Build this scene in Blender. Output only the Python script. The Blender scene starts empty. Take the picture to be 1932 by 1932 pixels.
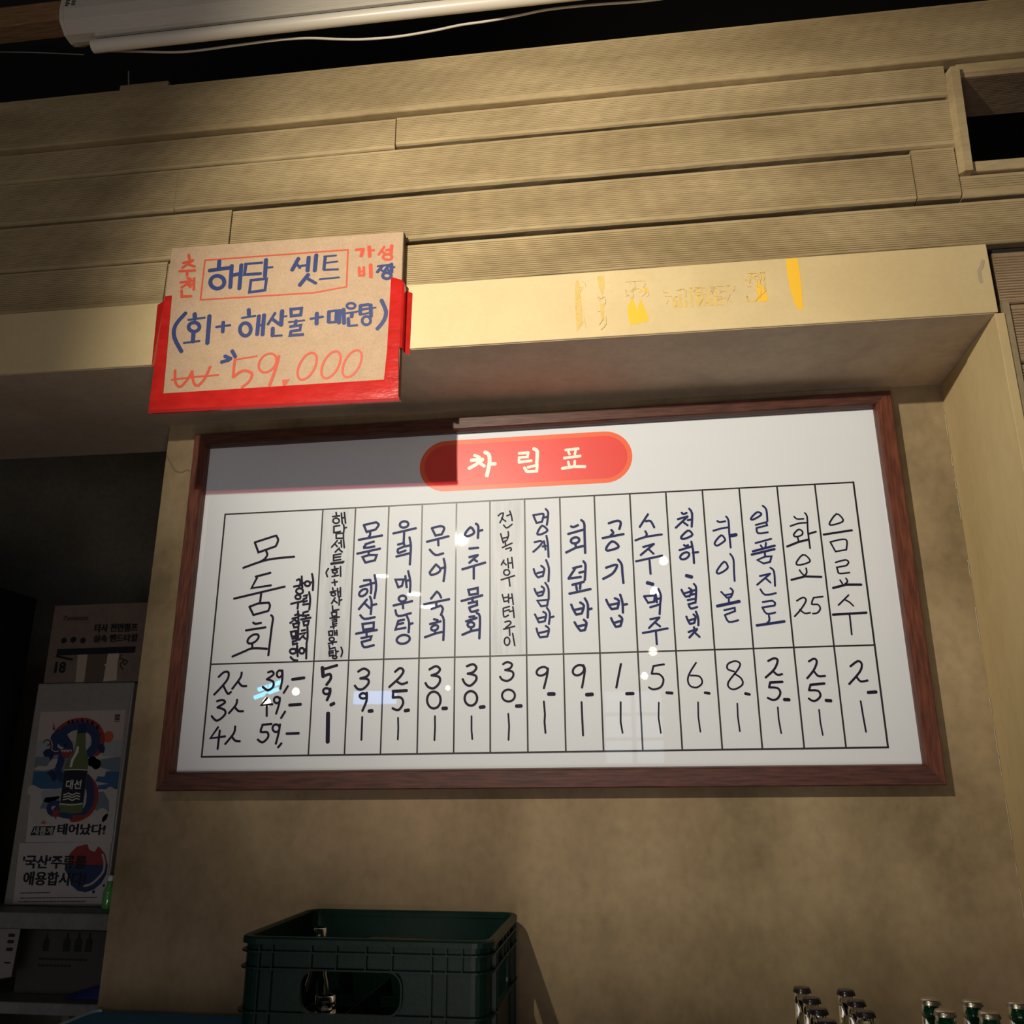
import bpy, bmesh, math, random
from mathutils import Vector, Matrix
from mathutils.geometry import tessellate_polygon
random.seed(7)
scn = bpy.context.scene
COL = scn.collection

# ------------------------------------------------------------------ camera
cd = bpy.data.cameras.new('camera'); cam = bpy.data.objects.new('camera', cd); COL.objects.link(cam)
cd.sensor_width = 36.0; cd.sensor_fit = 'HORIZONTAL'
cd.lens = 36.0 * 1659.634 / 1932.0
cd.clip_start = 0.02; cd.clip_end = 60
right = Vector((0.9916278, 0.1291283, 0.000339)); down = Vector((-0.0380026, 0.2943437, -0.9549438)); fwd = Vector((-0.12341, 0.9469359, 0.2967866))
M = Matrix.Identity(4)
for i in range(3):
    M[i][0] = right[i]; M[i][1] = -down[i]; M[i][2] = -fwd[i]
M[0][3], M[1][3], M[2][3] = 1.0136, -2.0658, 1.5315
cam.matrix_world = M
scn.camera = cam

# ------------------------------------------------------------------ world, lights, exposure
scn.view_settings.view_transform = 'Standard'; scn.view_settings.look = 'None'
scn.view_settings.gamma = 1.0; scn.view_settings.use_curve_mapping = False
scn.view_settings.exposure = 0.1
scn.cycles.use_denoising = True
scn.cycles.max_bounces = 8
wd = bpy.data.worlds.new('world'); scn.world = wd; wd.use_nodes = True
wd.node_tree.nodes['Background'].inputs[0].default_value = (0.75, 0.80, 1.0, 1)
wd.node_tree.nodes['Background'].inputs[1].default_value = 0.05

LAMP_AT = Vector((0.215, -2.16, 2.712))
def spot(name, loc, target, power, color, size, blend, radius):
    l = bpy.data.lights.new(name, 'SPOT'); o = bpy.data.objects.new(name, l); COL.objects.link(o)
    o.location = loc; l.energy = power; l.color = color; l.spot_size = math.radians(size); l.spot_blend = blend; l.shadow_soft_size = radius
    o.rotation_euler = (Vector(target) - Vector(loc)).to_track_quat('-Z', 'Y').to_euler()
    return o
spot('track_spot_beam', LAMP_AT, (0.90, -0.34, 2.50), 212, (1.0, 0.905, 0.735), 75, 1.0, 0.016)
def area(name, loc, target, power, color, sx, sy):
    l = bpy.data.lights.new(name, 'AREA'); o = bpy.data.objects.new(name, l); COL.objects.link(o)
    l.shape = 'RECTANGLE'; l.size = sx; l.size_y = sy; l.energy = power; l.color = color; o.location = loc
    o.rotation_euler = (Vector(target) - Vector(loc)).to_track_quat('-Z', 'Y').to_euler()
    return o
spot('soffit_fill', (0.95, -1.75, 0.95), (0.75, -0.12, 2.46), 13, (1.0, 0.86, 0.74), 75, 1.0, 0.12)  # added fill with no lamp behind it, brightens the soffit from below
area('low_front_fill', (1.0, -3.6, 0.80), (0.9, 0.0, 2.3), 17, (1.0, 0.88, 0.86), 2.6, 1.0)  # unseen area fill added low in front to lift the shadows

# ------------------------------------------------------------------ helpers
def link(name, me, parent=None):
    o = bpy.data.objects.new(name, me); COL.objects.link(o)
    if parent is not None: o.parent = parent
    return o
def tag(o, label=None, cat=None, group=None, kind=None):
    if label: o['label'] = label
    if cat: o['category'] = cat
    if group: o['group'] = group
    if kind: o['kind'] = kind
    return o
def empty(name, loc, label, cat, group=None):
    o = bpy.data.objects.new(name, None); COL.objects.link(o); o.location = loc; o.empty_display_size = 0.05
    return tag(o, label, cat, group)
class MB:
    """collects faces, builds one mesh; coordinates are world, off = origin subtracted"""
    def __init__(s): s.v = []; s.f = []; s.sm = []
    def add(s, vs, fs, smooth=False):
        n = len(s.v); s.v += [tuple(v) for v in vs]; s.f += [tuple(i + n for i in f) for f in fs]; s.sm += [smooth] * len(fs); return s
    def box(s, x0, x1, y0, y1, z0, z1, b=0.0):
        if b <= 0:
            vs = [(x, y, z) for x in (x0, x1) for y in (y0, y1) for z in (z0, z1)]
            return s.add(vs, [(0, 1, 3, 2), (4, 6, 7, 5), (0, 4, 5, 1), (2, 3, 7, 6), (0, 2, 6, 4), (1, 5, 7, 3)])
        bm = bmesh.new(); bmesh.ops.create_cube(bm, size=1)
        for v in bm.verts:
            v.co = Vector(((x0 + x1) / 2 + v.co.x * (x1 - x0), (y0 + y1) / 2 + v.co.y * (y1 - y0), (z0 + z1) / 2 + v.co.z * (z1 - z0)))
        bmesh.ops.bevel(bm, geom=bm.edges[:], offset=b, segments=2, affect='EDGES', profile=0.5)
        bm.verts.index_update()
        s.add([v.co[:] for v in bm.verts], [[v.index for v in f.verts] for f in bm.faces]); bm.free(); return s
    def prism_x(s, prof, x0, x1, smooth=False):
        """profile = closed list of (y,z), extruded along x"""
        n = len(prof); vs = [(x0, y, z) for y, z in prof] + [(x1, y, z) for y, z in prof]
        fs = [(i, (i + 1) % n, n + (i + 1) % n, n + i) for i in range(n)]
        s.add(vs, fs, smooth); s.add(vs, [tuple(range(n - 1, -1, -1)), tuple(range(n, 2 * n))]); return s
    def poly(s, pts, y, y1=None):
        """flat polygon in the xz plane at y; with y1 a slab"""
        P = [Vector((a, 0, b)) for a, b in pts]
        tris = tessellate_polygon([P]); vs = [(a, y, b) for a, b in pts]
        s.add(vs, [tuple(t) for t in tris])
        if y1 is not None:
            n = len(pts); s.add([(a, y1, b) for a, b in pts], [tuple(t) for t in tris])
            s.add(vs + [(a, y1, b) for a, b in pts], [(i, (i + 1) % n, n + (i + 1) % n, n + i) for i in range(n)])
        return s
    def plate_hole(s, outer, hole, y0, y1):
        P = [Vector((a, 0, b)) for a, b in outer]; H = [Vector((a, 0, b)) for a, b in hole]
        al = list(outer) + list(hole); tris = tessellate_polygon([P, H])
        for y in (y0, y1): s.add([(a, y, b) for a, b in al], [tuple(t) for t in tris])
        for lp in (outer, hole):
            n = len(lp); s.add([(a, y0, b) for a, b in lp] + [(a, y1, b) for a, b in lp], [(i, (i + 1) % n, n + (i + 1) % n, n + i) for i in range(n)])
        return s
    def tube(s, pts, r, seg=8, closed=False):
        pts = [Vector(p) for p in pts]; n = len(pts); vs = []
        prev = None
        for i, p in enumerate(pts):
            a = pts[max(i - 1, 0)]; b = pts[min(i + 1, n - 1)]; t = (b - a).normalized()
            if prev is None: u = t.orthogonal().normalized()
            else: u = (prev - t * prev.dot(t)).normalized()
            prev = u; w = t.cross(u)
            for k in range(seg):
                q = 2 * math.pi * k / seg; vs.append(p + (u * math.cos(q) + w * math.sin(q)) * r)
        fs = [(i * seg + k, i * seg + (k + 1) % seg, (i + 1) * seg + (k + 1) % seg, (i + 1) * seg + k) for i in range(n - 1) for k in range(seg)]
        s.add(vs, fs, True); s.add(vs, [tuple(range(seg - 1, -1, -1)), tuple(range((n - 1) * seg, n * seg))]); return s
    def lathe(s, prof, c, seg=20):
        """profile list of (r,z) around vertical axis at c"""
        vs = []
        for r, z in prof:
            for k in range(seg):
                q = 2 * math.pi * k / seg; vs.append((c[0] + r * math.cos(q), c[1] + r * math.sin(q), c[2] + z))
        n = len(prof)
        fs = [(i * seg + k, i * seg + (k + 1) % seg, (i + 1) * seg + (k + 1) % seg, (i + 1) * seg + k) for i in range(n - 1) for k in range(seg)]
        s.add(vs, fs, True); return s
    def disc(s, x, z, y, r, n=10):
        return s.add([(x + r * math.cos(2 * math.pi * k / n), y, z + r * math.sin(2 * math.pi * k / n)) for k in range(n)], [tuple(range(n))])
    def ribbon(s, pts, w, y, y_step=0.0):
        """one continuous mitred strip with round ends, in the xz plane"""
        P = [Vector(pts[0])]
        for p in pts[1:]:
            if (Vector(p) - P[-1]).length > w * 0.12: P.append(Vector(p))
        if len(P) < 2: return s.disc(P[0].x, P[0].y, y, w / 2, 10)
        h = w / 2; closed = len(P) > 3 and (P[0] - P[-1]).length < w * 0.3
        if closed: P[-1] = P[0].copy()
        n = len(P); L = []; R = []
        for i in range(n):
            a = (P[i] - P[i - 1]).normalized() if i else ((P[0] - P[-2]).normalized() if closed else (P[1] - P[0]).normalized())
            c = (P[i + 1] - P[i]).normalized() if i < n - 1 else ((P[1] - P[0]).normalized() if closed else a)
            t = a + c
            if t.length < 0.35: t = Vector((-a.y, a.x)) * 0.0 + a
            t.normalize(); nn = Vector((-t.y, t.x)); k = min(1 / max(abs(nn.dot(Vector((-a.y, a.x)))), 0.5), 1.6)
            L.append(P[i] + nn * h * k); R.append(P[i] - nn * h * k)
        vs = [(q.x, y, q.y) for q in L] + [(q.x, y, q.y) for q in R]
        s.add(vs, [(i, i + 1, n + i + 1, n + i) for i in range(n - 1)])
        if not closed:
            for p, q, e in ((P[0], P[1], -1), (P[-1], P[-2], -1)):
                d = (p - q).normalized(); m_ = Vector((-d.y, d.x)); vs = []
                for k in range(6):
                    a = math.pi * k / 5; vs.append(p + m_ * h * math.cos(a) + d * h * 0.8 * math.sin(a))
                s.add([(v.x, y, v.y) for v in vs], [tuple(range(6))])
        return s
    def build(s, name, mat, parent=None, off=(0, 0, 0)):
        me = bpy.data.meshes.new(name)
        me.from_pydata([(v[0] - off[0], v[1] - off[1], v[2] - off[2]) for v in s.v], [], s.f)
        me.polygons.foreach_set('use_smooth', s.sm); me.update()
        bm = bmesh.new(); bm.from_mesh(me)
        bmesh.ops.recalc_face_normals(bm, faces=bm.faces); bm.to_mesh(me); bm.free()
        me.materials.append(mat)
        return link(name, me, parent)
def flat_build(mb, name, mat, parent=None):
    """flat print: keep faces looking at -y"""
    me = bpy.data.meshes.new(name); me.from_pydata(mb.v, [], mb.f); me.update()
    bm = bmesh.new(); bm.from_mesh(me)
    for f in bm.faces:
        if f.normal.y > 0: f.normal_flip()
    bm.to_mesh(me); bm.free(); me.materials.append(mat)
    return link(name, me, parent)
def clusters(items, gap):
    """group (bbox, payload) items whose boxes come within gap of each other"""
    g = []
    for bb, pl in items:
        hit = [q for q in g if any(not (bb[0] > c[1] + gap or c[0] > bb[1] + gap or bb[2] > c[3] + gap or c[2] > bb[3] + gap) for c in q[0])]
        boxes = [bb]; pls = [pl]
        for q in hit: boxes = q[0] + boxes; pls = q[1] + pls; g.remove(q)
        g.append((boxes, pls))
    return [q[1] for q in g]
def catmull(P, n=4):
    out = []; m = len(P)
    closed = (abs(P[0][0] - P[-1][0]) + abs(P[0][1] - P[-1][1])) < 1e-6
    for i in range(m - 1):
        p1 = P[i]; p2 = P[i + 1]
        p0 = P[i - 1] if i > 0 else (P[-2] if closed else P[0]); p3 = P[i + 2] if i + 2 < m else (P[1] if closed else P[-1])
        for k in range(n):
            t = k / n
            out.append(tuple(0.5 * ((2 * p1[j]) + (-p0[j] + p2[j]) * t + (2 * p0[j] - 5 * p1[j] + 4 * p2[j] - p3[j]) * t * t + (-p0[j] + 3 * p1[j] - 3 * p2[j] + p3[j]) * t ** 3) for j in (0, 1)))
    out.append(P[-1]); return out
def text_mb(s, x0, x1, z0, z1, y, bold=0.0, mb=None):
    c = bpy.data.curves.new('t', 'FONT'); c.body = s; c.size = 1; c.offset = bold; c.resolution_u = 3
    o = bpy.data.objects.new('t', c); COL.objects.link(o)
    bpy.context.view_layer.update()
    me = bpy.data.meshes.new_from_object(o.evaluated_get(bpy.context.evaluated_depsgraph_get()))
    vs = [v.co.copy() for v in me.vertices]; fs = [tuple(p.vertices) for p in me.polygons]
    bpy.data.objects.remove(o); bpy.data.curves.remove(c); bpy.data.meshes.remove(me)
    mb = mb or MB()
    if not vs: return mb
    a0 = min(v.x for v in vs); a1 = max(v.x for v in vs); b0 = min(v.y for v in vs); b1 = max(v.y for v in vs)
    mb.add([(x0 + (v.x - a0) / (a1 - a0) * (x1 - x0), y, z0 + (v.y - b0) / (b1 - b0) * (z1 - z0)) for v in vs], fs)
    return mb

# ------------------------------------------------------------------ materials
def mat(name, col, rough=0.5, metal=0.0, coat=0.0, spec=0.5, emis=None, es=0.0, trans=0.0, ior=1.45, alpha=1.0):
    m = bpy.data.materials.new(name); m.use_nodes = True; b = m.node_tree.nodes['Principled BSDF']
    b.inputs['Base Color'].default_value = (*col, 1); b.inputs['Roughness'].default_value = rough; b.inputs['Metallic'].default_value = metal
    b.inputs['Coat Weight'].default_value = coat; b.inputs['Coat Roughness'].default_value = 0.03
    b.inputs['Specular IOR Level'].default_value = spec; b.inputs['Transmission Weight'].default_value = trans; b.inputs['IOR'].default_value = ior
    if emis: b.inputs['Emission Color'].default_value = (*emis, 1); b.inputs['Emission Strength'].default_value = es
    return m
def mottled(name, c1, c2, scale=6.0, rough=0.8, bump=0.15, fine=60.0, stretch=(1, 1, 1), c3=None, streak=0.0, spec=0.3, bumpd=0.002, coat=0.0, mul=0.35):
    """noise mottled colour between c1 and c2 (and blotches of c3), with fine bump"""
    m = mat(name, c1, rough, spec=spec, coat=coat); nt = m.node_tree; N = nt.nodes; L = nt.links; b = N['Principled BSDF']
    tc = N.new('ShaderNodeTexCoord'); mp = N.new('ShaderNodeMapping'); mp.inputs['Scale'].default_value = stretch
    geo = N.new('ShaderNodeNewGeometry'); L.new(geo.outputs['Position'], mp.inputs['Vector'])
    n1 = N.new('ShaderNodeTexNoise'); n1.inputs['Scale'].default_value = scale; n1.inputs['Detail'].default_value = 6; n1.inputs['Roughness'].default_value = 0.62
    L.new(mp.outputs[0], n1.inputs['Vector'])
    r1 = N.new('ShaderNodeValToRGB'); r1.color_ramp.elements[0].position = 0.34; r1.color_ramp.elements[1].position = 0.66
    r1.color_ramp.elements[0].color = (*c1, 1); r1.color_ramp.elements[1].color = (*c2, 1); L.new(n1.outputs['Fac'], r1.inputs[0])
    out = r1.outputs[0]
    if c3:
        n3 = N.new('ShaderNodeTexNoise'); n3.inputs['Scale'].default_value = scale * 0.37; n3.inputs['Detail'].default_value = 4; L.new(mp.outputs[0], n3.inputs['Vector'])
        r3 = N.new('ShaderNodeValToRGB'); r3.color_ramp.elements[0].position = 0.46; r3.color_ramp.elements[1].position = 0.68; L.new(n3.outputs['Fac'], r3.inputs[0])
        mx = N.new('ShaderNodeMix'); mx.data_type = 'RGBA'; L.new(r3.outputs[0], mx.inputs[0]); L.new(out, mx.inputs[6]); mx.inputs[7].default_value = (*c3, 1); out = mx.outputs[2]
    n2 = N.new('ShaderNodeTexNoise'); n2.inputs['Scale'].default_value = fine; n2.inputs['Detail'].default_value = 4; L.new(mp.outputs[0], n2.inputs['Vector'])
    mv = N.new('ShaderNodeMix'); mv.data_type = 'RGBA'; mv.blend_type = 'MULTIPLY'; mv.inputs[0].default_value = mul
    r2 = N.new('ShaderNodeValToRGB'); r2.color_ramp.elements[0].position = 0.25; r2.color_ramp.elements[0].color = (0.55, 0.55, 0.55, 1); r2.color_ramp.elements[1].position = 0.6; L.new(n2.outputs['Fac'], r2.inputs[0])
    L.new(out, mv.inputs[6]); L.new(r2.outputs[0], mv.inputs[7]); L.new(mv.outputs[2], b.inputs['Base Color'])
    bp = N.new('ShaderNodeBump'); bp.inputs['Strength'].default_value = bump; bp.inputs['Distance'].default_value = bumpd
    L.new(n2.outputs['Fac'], bp.inputs['Height']); L.new(bp.outputs[0], b.inputs['Normal'])
    return m
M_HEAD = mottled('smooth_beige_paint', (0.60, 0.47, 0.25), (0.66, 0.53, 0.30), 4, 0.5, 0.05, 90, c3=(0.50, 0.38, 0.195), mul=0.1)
M_PLANK = mottled('ribbed_beige_plank', (0.30, 0.222, 0.112), (0.46, 0.352, 0.190), 5, 0.7, 0.45, 70, stretch=(0.5, 1, 1.6), c3=(0.215, 0.150, 0.068), bumpd=0.0012, mul=0.35)
M_GROOVE = mat('groove_shade', (0.085, 0.060, 0.030), 0.9)  # shade between the plank ribs, put into the colour of the groove faces
M_PLANK2 = mottled('ribbed_brown_plank', (0.26, 0.175, 0.10), (0.38, 0.27, 0.17), 5, 0.7, 0.45, 70, stretch=(0.5, 1, 1.6), bumpd=0.003)
M_WALL = mottled('troweled_plaster', (0.145, 0.104, 0.052), (0.37, 0.28, 0.158), 2.6, 0.72, 0.12, 45, stretch=(1, 1, 0.8), c3=(0.26, 0.175, 0.108), mul=0.35)
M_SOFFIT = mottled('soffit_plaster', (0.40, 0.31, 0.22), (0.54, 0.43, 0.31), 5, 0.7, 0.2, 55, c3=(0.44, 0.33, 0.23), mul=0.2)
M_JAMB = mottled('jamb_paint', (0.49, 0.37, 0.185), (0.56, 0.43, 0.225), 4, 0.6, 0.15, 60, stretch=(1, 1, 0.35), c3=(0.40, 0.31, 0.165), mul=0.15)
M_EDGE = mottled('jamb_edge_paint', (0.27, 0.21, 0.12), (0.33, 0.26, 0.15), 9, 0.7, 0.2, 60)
M_DARK = mat('dark_backing', (0.012, 0.011, 0.010), 0.9)
M_CEIL = mat('black_ceiling', (0.04, 0.038, 0.035), 0.9)
M_KITCHEN = mottled('dim_kitchen_wall', (0.20, 0.18, 0.13), (0.27, 0.24, 0.175), 3, 0.85, 0.1, 40)
M_FLOOR = mottled('dark_tile_floor', (0.10, 0.09, 0.08), (0.16, 0.14, 0.12), 5, 0.5, 0.1, 40)
def wood(name, c1, c2, rough=0.45):
    m = mat(name, c1, rough, spec=0.4); nt = m.node_tree; N = nt.nodes; L = nt.links; b = N['Principled BSDF']
    tc = N.new('ShaderNodeTexCoord'); mp = N.new('ShaderNodeMapping'); L.new(tc.outputs['Object'], mp.inputs[0])
    mp.inputs['Scale'].default_value = (6, 60, 60)
    n = N.new('ShaderNodeTexNoise'); n.inputs['Scale'].default_value = 3; n.inputs['Detail'].default_value = 6; L.new(mp.outputs[0], n.inputs['Vector'])
    r = N.new('ShaderNodeValToRGB'); r.color_ramp.elements[0].position = 0.35; r.color_ramp.elements[1].position = 0.68
    r.color_ramp.elements[0].color = (*c1, 1); r.color_ramp.elements[1].color = (*c2, 1); L.new(n.outputs['Fac'], r.inputs[0]); L.new(r.outputs[0], b.inputs['Base Color'])
    bp = N.new('ShaderNodeBump'); bp.inputs['Strength'].default_value = 0.35; bp.inputs['Distance'].default_value = 0.001; L.new(n.outputs['Fac'], bp.inputs['Height']); L.new(bp.outputs[0], b.inputs['Normal'])
    return m, mp
M_WOODH, _m = wood('mahogany_horizontal', (0.045, 0.016, 0.011), (0.10, 0.036, 0.023))
M_WOODV, _m = wood('mahogany_vertical', (0.070, 0.019, 0.011), (0.15, 0.046, 0.024)); _m.inputs['Scale'].default_value = (60, 60, 6)
M_BEAM, _m = wood('orange_brown_beam', (0.22, 0.115, 0.05), (0.36, 0.20, 0.09), 0.7)
M_BOARD = mat('white_board_face', (0.665, 0.70, 0.745), 0.6, coat=1.0, spec=0.1); M_BOARD.node_tree.nodes['Principled BSDF'].inputs['Coat Roughness'].default_value = 0.012
M_PATCH = mottled('glossy_patch_film', (0.58, 0.61, 0.65), (0.64, 0.675, 0.715), 9, 0.5, 0.35, 16, stretch=(6, 1, 0.5), coat=1.0, bumpd=0.0012)
M_BLACK = mat('black_print', (0.012, 0.011, 0.012), 0.4, coat=0.6)
M_INK = {'k': mat('black_marker', (0.010, 0.009, 0.024), 0.5, spec=0.15), 'n': mat('navy_marker', (0.014, 0.020, 0.095), 0.5, spec=0.2), 'w': mat('cream_print', (0.80, 0.78, 0.68), 0.4, coat=0.8),
         'r': mat('red_marker', (0.52, 0.070, 0.032), 0.5), 'b': mat('blue_marker', (0.020, 0.036, 0.140), 0.5)}
M_ORANGE = mat('orange_print', (0.80, 0.125, 0.045), 0.4, coat=1.0)
M_RED = mat('red_print', (0.72, 0.055, 0.045), 0.4, coat=1.0)
M_CARD = mottled('cardboard', (0.42, 0.295, 0.195), (0.455, 0.325, 0.215), 30, 0.85, 0.1, 300)
M_CARDE = mottled('cardboard_edge', (0.16, 0.11, 0.065), (0.24, 0.17, 0.10), 120, 0.9, 0.3, 400)
M_TAPE = mottled('glossy_red_tape', (0.44, 0.014, 0.012), (0.50, 0.020, 0.016), 20, 0.16, 0.5, 26, stretch=(1, 1, 2.5), spec=0.7, bumpd=0.0016)
M_YEL = mat('yellow_adhesive', (0.83, 0.48, 0.035), 0.5); M_YEL2 = mottled('faded_yellow_adhesive', (0.70, 0.48, 0.12), (0.62, 0.47, 0.20), 120, 0.6, 0.2, 300)
def film(name, col, fac):
    m = bpy.data.materials.new(name); m.use_nodes = True; nt = m.node_tree; b = nt.nodes['Principled BSDF']; b.inputs['Base Color'].default_value = (*col, 1); b.inputs['Roughness'].default_value = 0.2
    t = nt.nodes.new('ShaderNodeBsdfTransparent'); t.inputs[0].default_value = (0.85, 0.12, 0.20, 1); x = nt.nodes.new('ShaderNodeMixShader'); x.inputs[0].default_value = fac
    nt.links.new(b.outputs[0], x.inputs[1]); nt.links.new(t.outputs[0], x.inputs[2]); nt.links.new(x.outputs[0], nt.nodes['Material Output'].inputs[0]); return m
M_TAPEF = film('see_through_red_tape', (0.50, 0.03, 0.03), 0.45)
M_CASE = mottled('off_white_enamel', (0.58, 0.53, 0.44), (0.62, 0.565, 0.47), 3, 0.45, 0.05, 200, stretch=(0.1, 1, 8))
M_CASE2 = mat('dark_gap', (0.02, 0.018, 0.016), 0.8); M_BAR = mat('white_painted_bar', (0.72, 0.66, 0.55), 0.3)
M_CABLE = mat('white_cable', (0.62, 0.57, 0.48), 0.5); M_GREYW = mat('grey_wire', (0.22, 0.22, 0.22), 0.6)
M_CRATE = mottled('dark_green_plastic', (0.0035, 0.019, 0.013), (0.006, 0.026, 0.018), 12, 0.38, 0.12, 160, spec=0.22)
M_BLUE = mat('blue_plastic', (0.035, 0.21, 0.44), 0.5, spec=0.2); M_RIMLIT = mat('pale_rim_highlight', (0.45, 0.66, 0.80), 0.35)
M_COUNTER = mat('steel_counter', (0.30, 0.29, 0.27), 0.35, metal=0.9)
M_GLASSC = mat('clear_glass', (0.80, 0.82, 0.78), 0.03, trans=1.0, ior=1.45); M_GLASSG = mat('green_glass', (0.015, 0.12, 0.045), 0.04, trans=0.75, ior=1.45)
M_CAPD = mat('dark_crown_cap', (0.060, 0.050, 0.052), 0.25, metal=0.6); M_CAPS = mat('silver_crown_cap', (0.55, 0.50, 0.40), 0.3, metal=0.9)
M_LIQ = mat('bottle_liquid', (0.05, 0.05, 0.04), 0.05, trans=0.6)

# ------------------------------------------------------------------ structure
def quadtree(): pass
floor = tag(MB().box(-3.2, 4.2, -7.5, 2.6, -0.08, 0.0).build('floor', M_FLOOR), kind='structure')
ceil = tag(MB().box(-3.2, 4.2, -7.5, 2.6, 4.15, 4.25).build('ceiling', M_CEIL), kind='structure')
tag(MB().box(-3.2, 4.2, 1.75, 1.85, 0, 4.15).build('wall_kitchen', M_KITCHEN), kind='structure')
tag(MB().box(-3.3, -3.2, -7.5, 2.6, 0, 4.15).build('wall_left', M_CEIL), kind='structure')
tag(MB().box(4.2, 4.3, -7.5, 2.6, 0, 4.15).build('wall_side', M_KITCHEN), kind='structure')
D = -0.342; ZS = 2.4632
wallb = tag(MB().box(-0.1888, 1.794, 0.0, 0.18, 0.0, ZS).build('wall_back', M_WALL), kind='structure')
# water stain on the plaster strip left of the board, and the caulk line in the corner
sm = MB(); pts = catmull([(-0.1870, 2.3742), (-0.1785, 2.3594), (-0.1646, 2.3377), (-0.1578, 2.3306), (-0.1488, 2.3256), (-0.1377, 2.3245), (-0.1264, 2.3299), (-0.1220, 2.3305), (-0.1171, 2.3265)], 3)
M_STAIN = mat('brown_water_stain', (0.19, 0.135, 0.075), 0.8)
sm.ribbon(pts, 0.0045, -0.0008)
flat_build(sm, 'stain', M_STAIN, wallb)
ck = MB(); cz = 2.38
while cz > 1.2:
    ln = random.uniform(0.02, 0.12)
    if random.random() < 0.7: ck.tube([(1.7915, -0.002, cz), (1.7915, -0.002, cz - ln)], 0.0006, 5)
    cz -= ln + random.uniform(0.01, 0.07)
ck.build('caulk', mat('white_caulk', (0.55, 0.50, 0.40), 0.5), wallb)
head = tag(MB().box(-1.7, 1.7995, D, 0.1822, ZS, 2.6255, 0.0015).build('trim_1', M_HEAD), kind='structure')
# the soffit board under the header: same height, darker plaster
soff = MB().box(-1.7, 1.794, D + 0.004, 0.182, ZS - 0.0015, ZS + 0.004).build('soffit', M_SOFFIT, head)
# yellow adhesive left by old tape (flat residue on the header)
def res(name, m, polys):
    b = MB()
    for q_, p in enumerate(polys):
        b.poly([(p[i], p[i + 1]) for i in range(0, len(p), 2)], D - 0.0003 - q_ * 0.00002)
    return flat_build(b, name, m, head)
res('tape_residue', M_YEL2, [[0.931, 2.600, 0.936, 2.609, 0.940, 2.600, 0.9435, 2.55, 0.9445, 2.505, 0.938, 2.49, 0.932, 2.476, 0.9305, 2.50, 0.929, 2.56]])
res('tape_residue', M_YEL2, [[0.980, 2.613, 0.995, 2.614, 0.9955, 2.585, 0.991, 2.566, 0.988, 2.566, 0.983, 2.585], [0.9845, 2.545, 0.9935, 2.545, 0.991, 2.50, 0.985, 2.50]])
res('tape_residue', M_YEL, [[1.0445, 2.535, 1.0555, 2.553, 1.064, 2.523, 1.0735, 2.549, 1.0865, 2.505, 1.088, 2.494, 1.048, 2.487, 1.0435, 2.51], [1.068, 2.565, 1.076, 2.575, 1.074, 2.563], [1.082, 2.575, 1.089, 2.577, 1.088, 2.565, 1.082, 2.563]])
fan = []
for i in range(9):
    a = 1.142 + i * 0.0125; h = 0.040 * math.sin(math.pi * (i + 1.2) / 10.4) + 0.008
    fan.append([a, 2.521, a + 0.007, 2.5215, a + 0.0035 + 0.004 * math.sin(i * 2.1), 2.521 + h, a - 0.001, 2.521 + h * 0.92])
res('tape_residue', M_YEL2, fan + [[1.222, 2.522, 1.250, 2.523, 1.247, 2.5275, 1.224, 2.526]])
res('tape_residue', M_YEL, [[1.3205, 2.523, 1.343, 2.524, 1.3405, 2.545, 1.325, 2.577, 1.3215, 2.55]])
res('tape_residue', M_YEL2, [[1.297, 2.5235, 1.3195, 2.524, 1.317, 2.531, 1.307, 2.528, 1.300, 2.533], [1.300, 2.58, 1.312, 2.592, 1.322, 2.588, 1.318, 2.581, 1.309, 2.583, 1.302, 2.572], [1.330, 2.592, 1.338, 2.594, 1.3415, 2.56, 1.336, 2.566]])
res('tape_residue', M_YEL, [[1.389, 2.6225, 1.4125, 2.6235, 1.4145, 2.59, 1.4145, 2.545, 1.4125, 2.496, 1.4035, 2.4985, 1.3975, 2.51, 1.391, 2.545, 1.388, 2.59]])
web = MB(); random.seed(4)
for (a0, a1, b0, b1, nn) in ((0.931, 0.955, 2.472, 2.606, 16), (1.0415, 1.091, 2.548, 2.594, 16), (1.1225, 1.275, 2.5205, 2.568, 34), (1.299, 1.341, 2.524, 2.594, 18), (0.979, 0.996, 2.468, 2.56, 8)):
    for k in range(nn):
        x = random.uniform(a0, a1); z = random.uniform(b0, b1); q = random.uniform(0.6, 2.4); l = random.uniform(0.006, 0.02)
        p = [(x, z), (x + l * math.cos(q), z + l * math.sin(q)), (x + 1.8 * l * math.cos(q + .5), z + 1.8 * l * math.sin(q + .5))]
        p = [(min(max(u, a0), a1), min(max(v, b0), b1)) for u, v in p]
        wk = wk + 1 if 'wk' in globals() else 0; web.ribbon(p, 0.0011, D - 0.0007 - wk * 0.000008)
tag(flat_build(web, 'tape_residue', M_YEL2, head), kind='stuff')
gs = MB().ribbon([(1.787, 2.585), (1.783, 2.572), (1.776, 2.562), (1.7755, 2.545), (1.776, 2.535)], 0.0075, D - 0.0006)
flat_build(gs, 'stain', mat('grey_drip_stain', (0.40, 0.33, 0.22), 0.7), head)
# right jamb of the niche: two boards, the outer a hair proud, plus its front edge
tag(MB().box(1.794, 1.8110, -0.172, 0.0, 0.0, ZS - 0.002).box(1.7925, 1.8110, D + 0.0005, -0.1725, 0.0, ZS - 0.002, 0.001).build('trim_2', M_JAMB), kind='structure')
tag(MB().box(1.8112, 1.8245, D + 0.004, -0.25, 0.0, 2.489).build('trim_3', M_EDGE), kind='structure')

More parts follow.
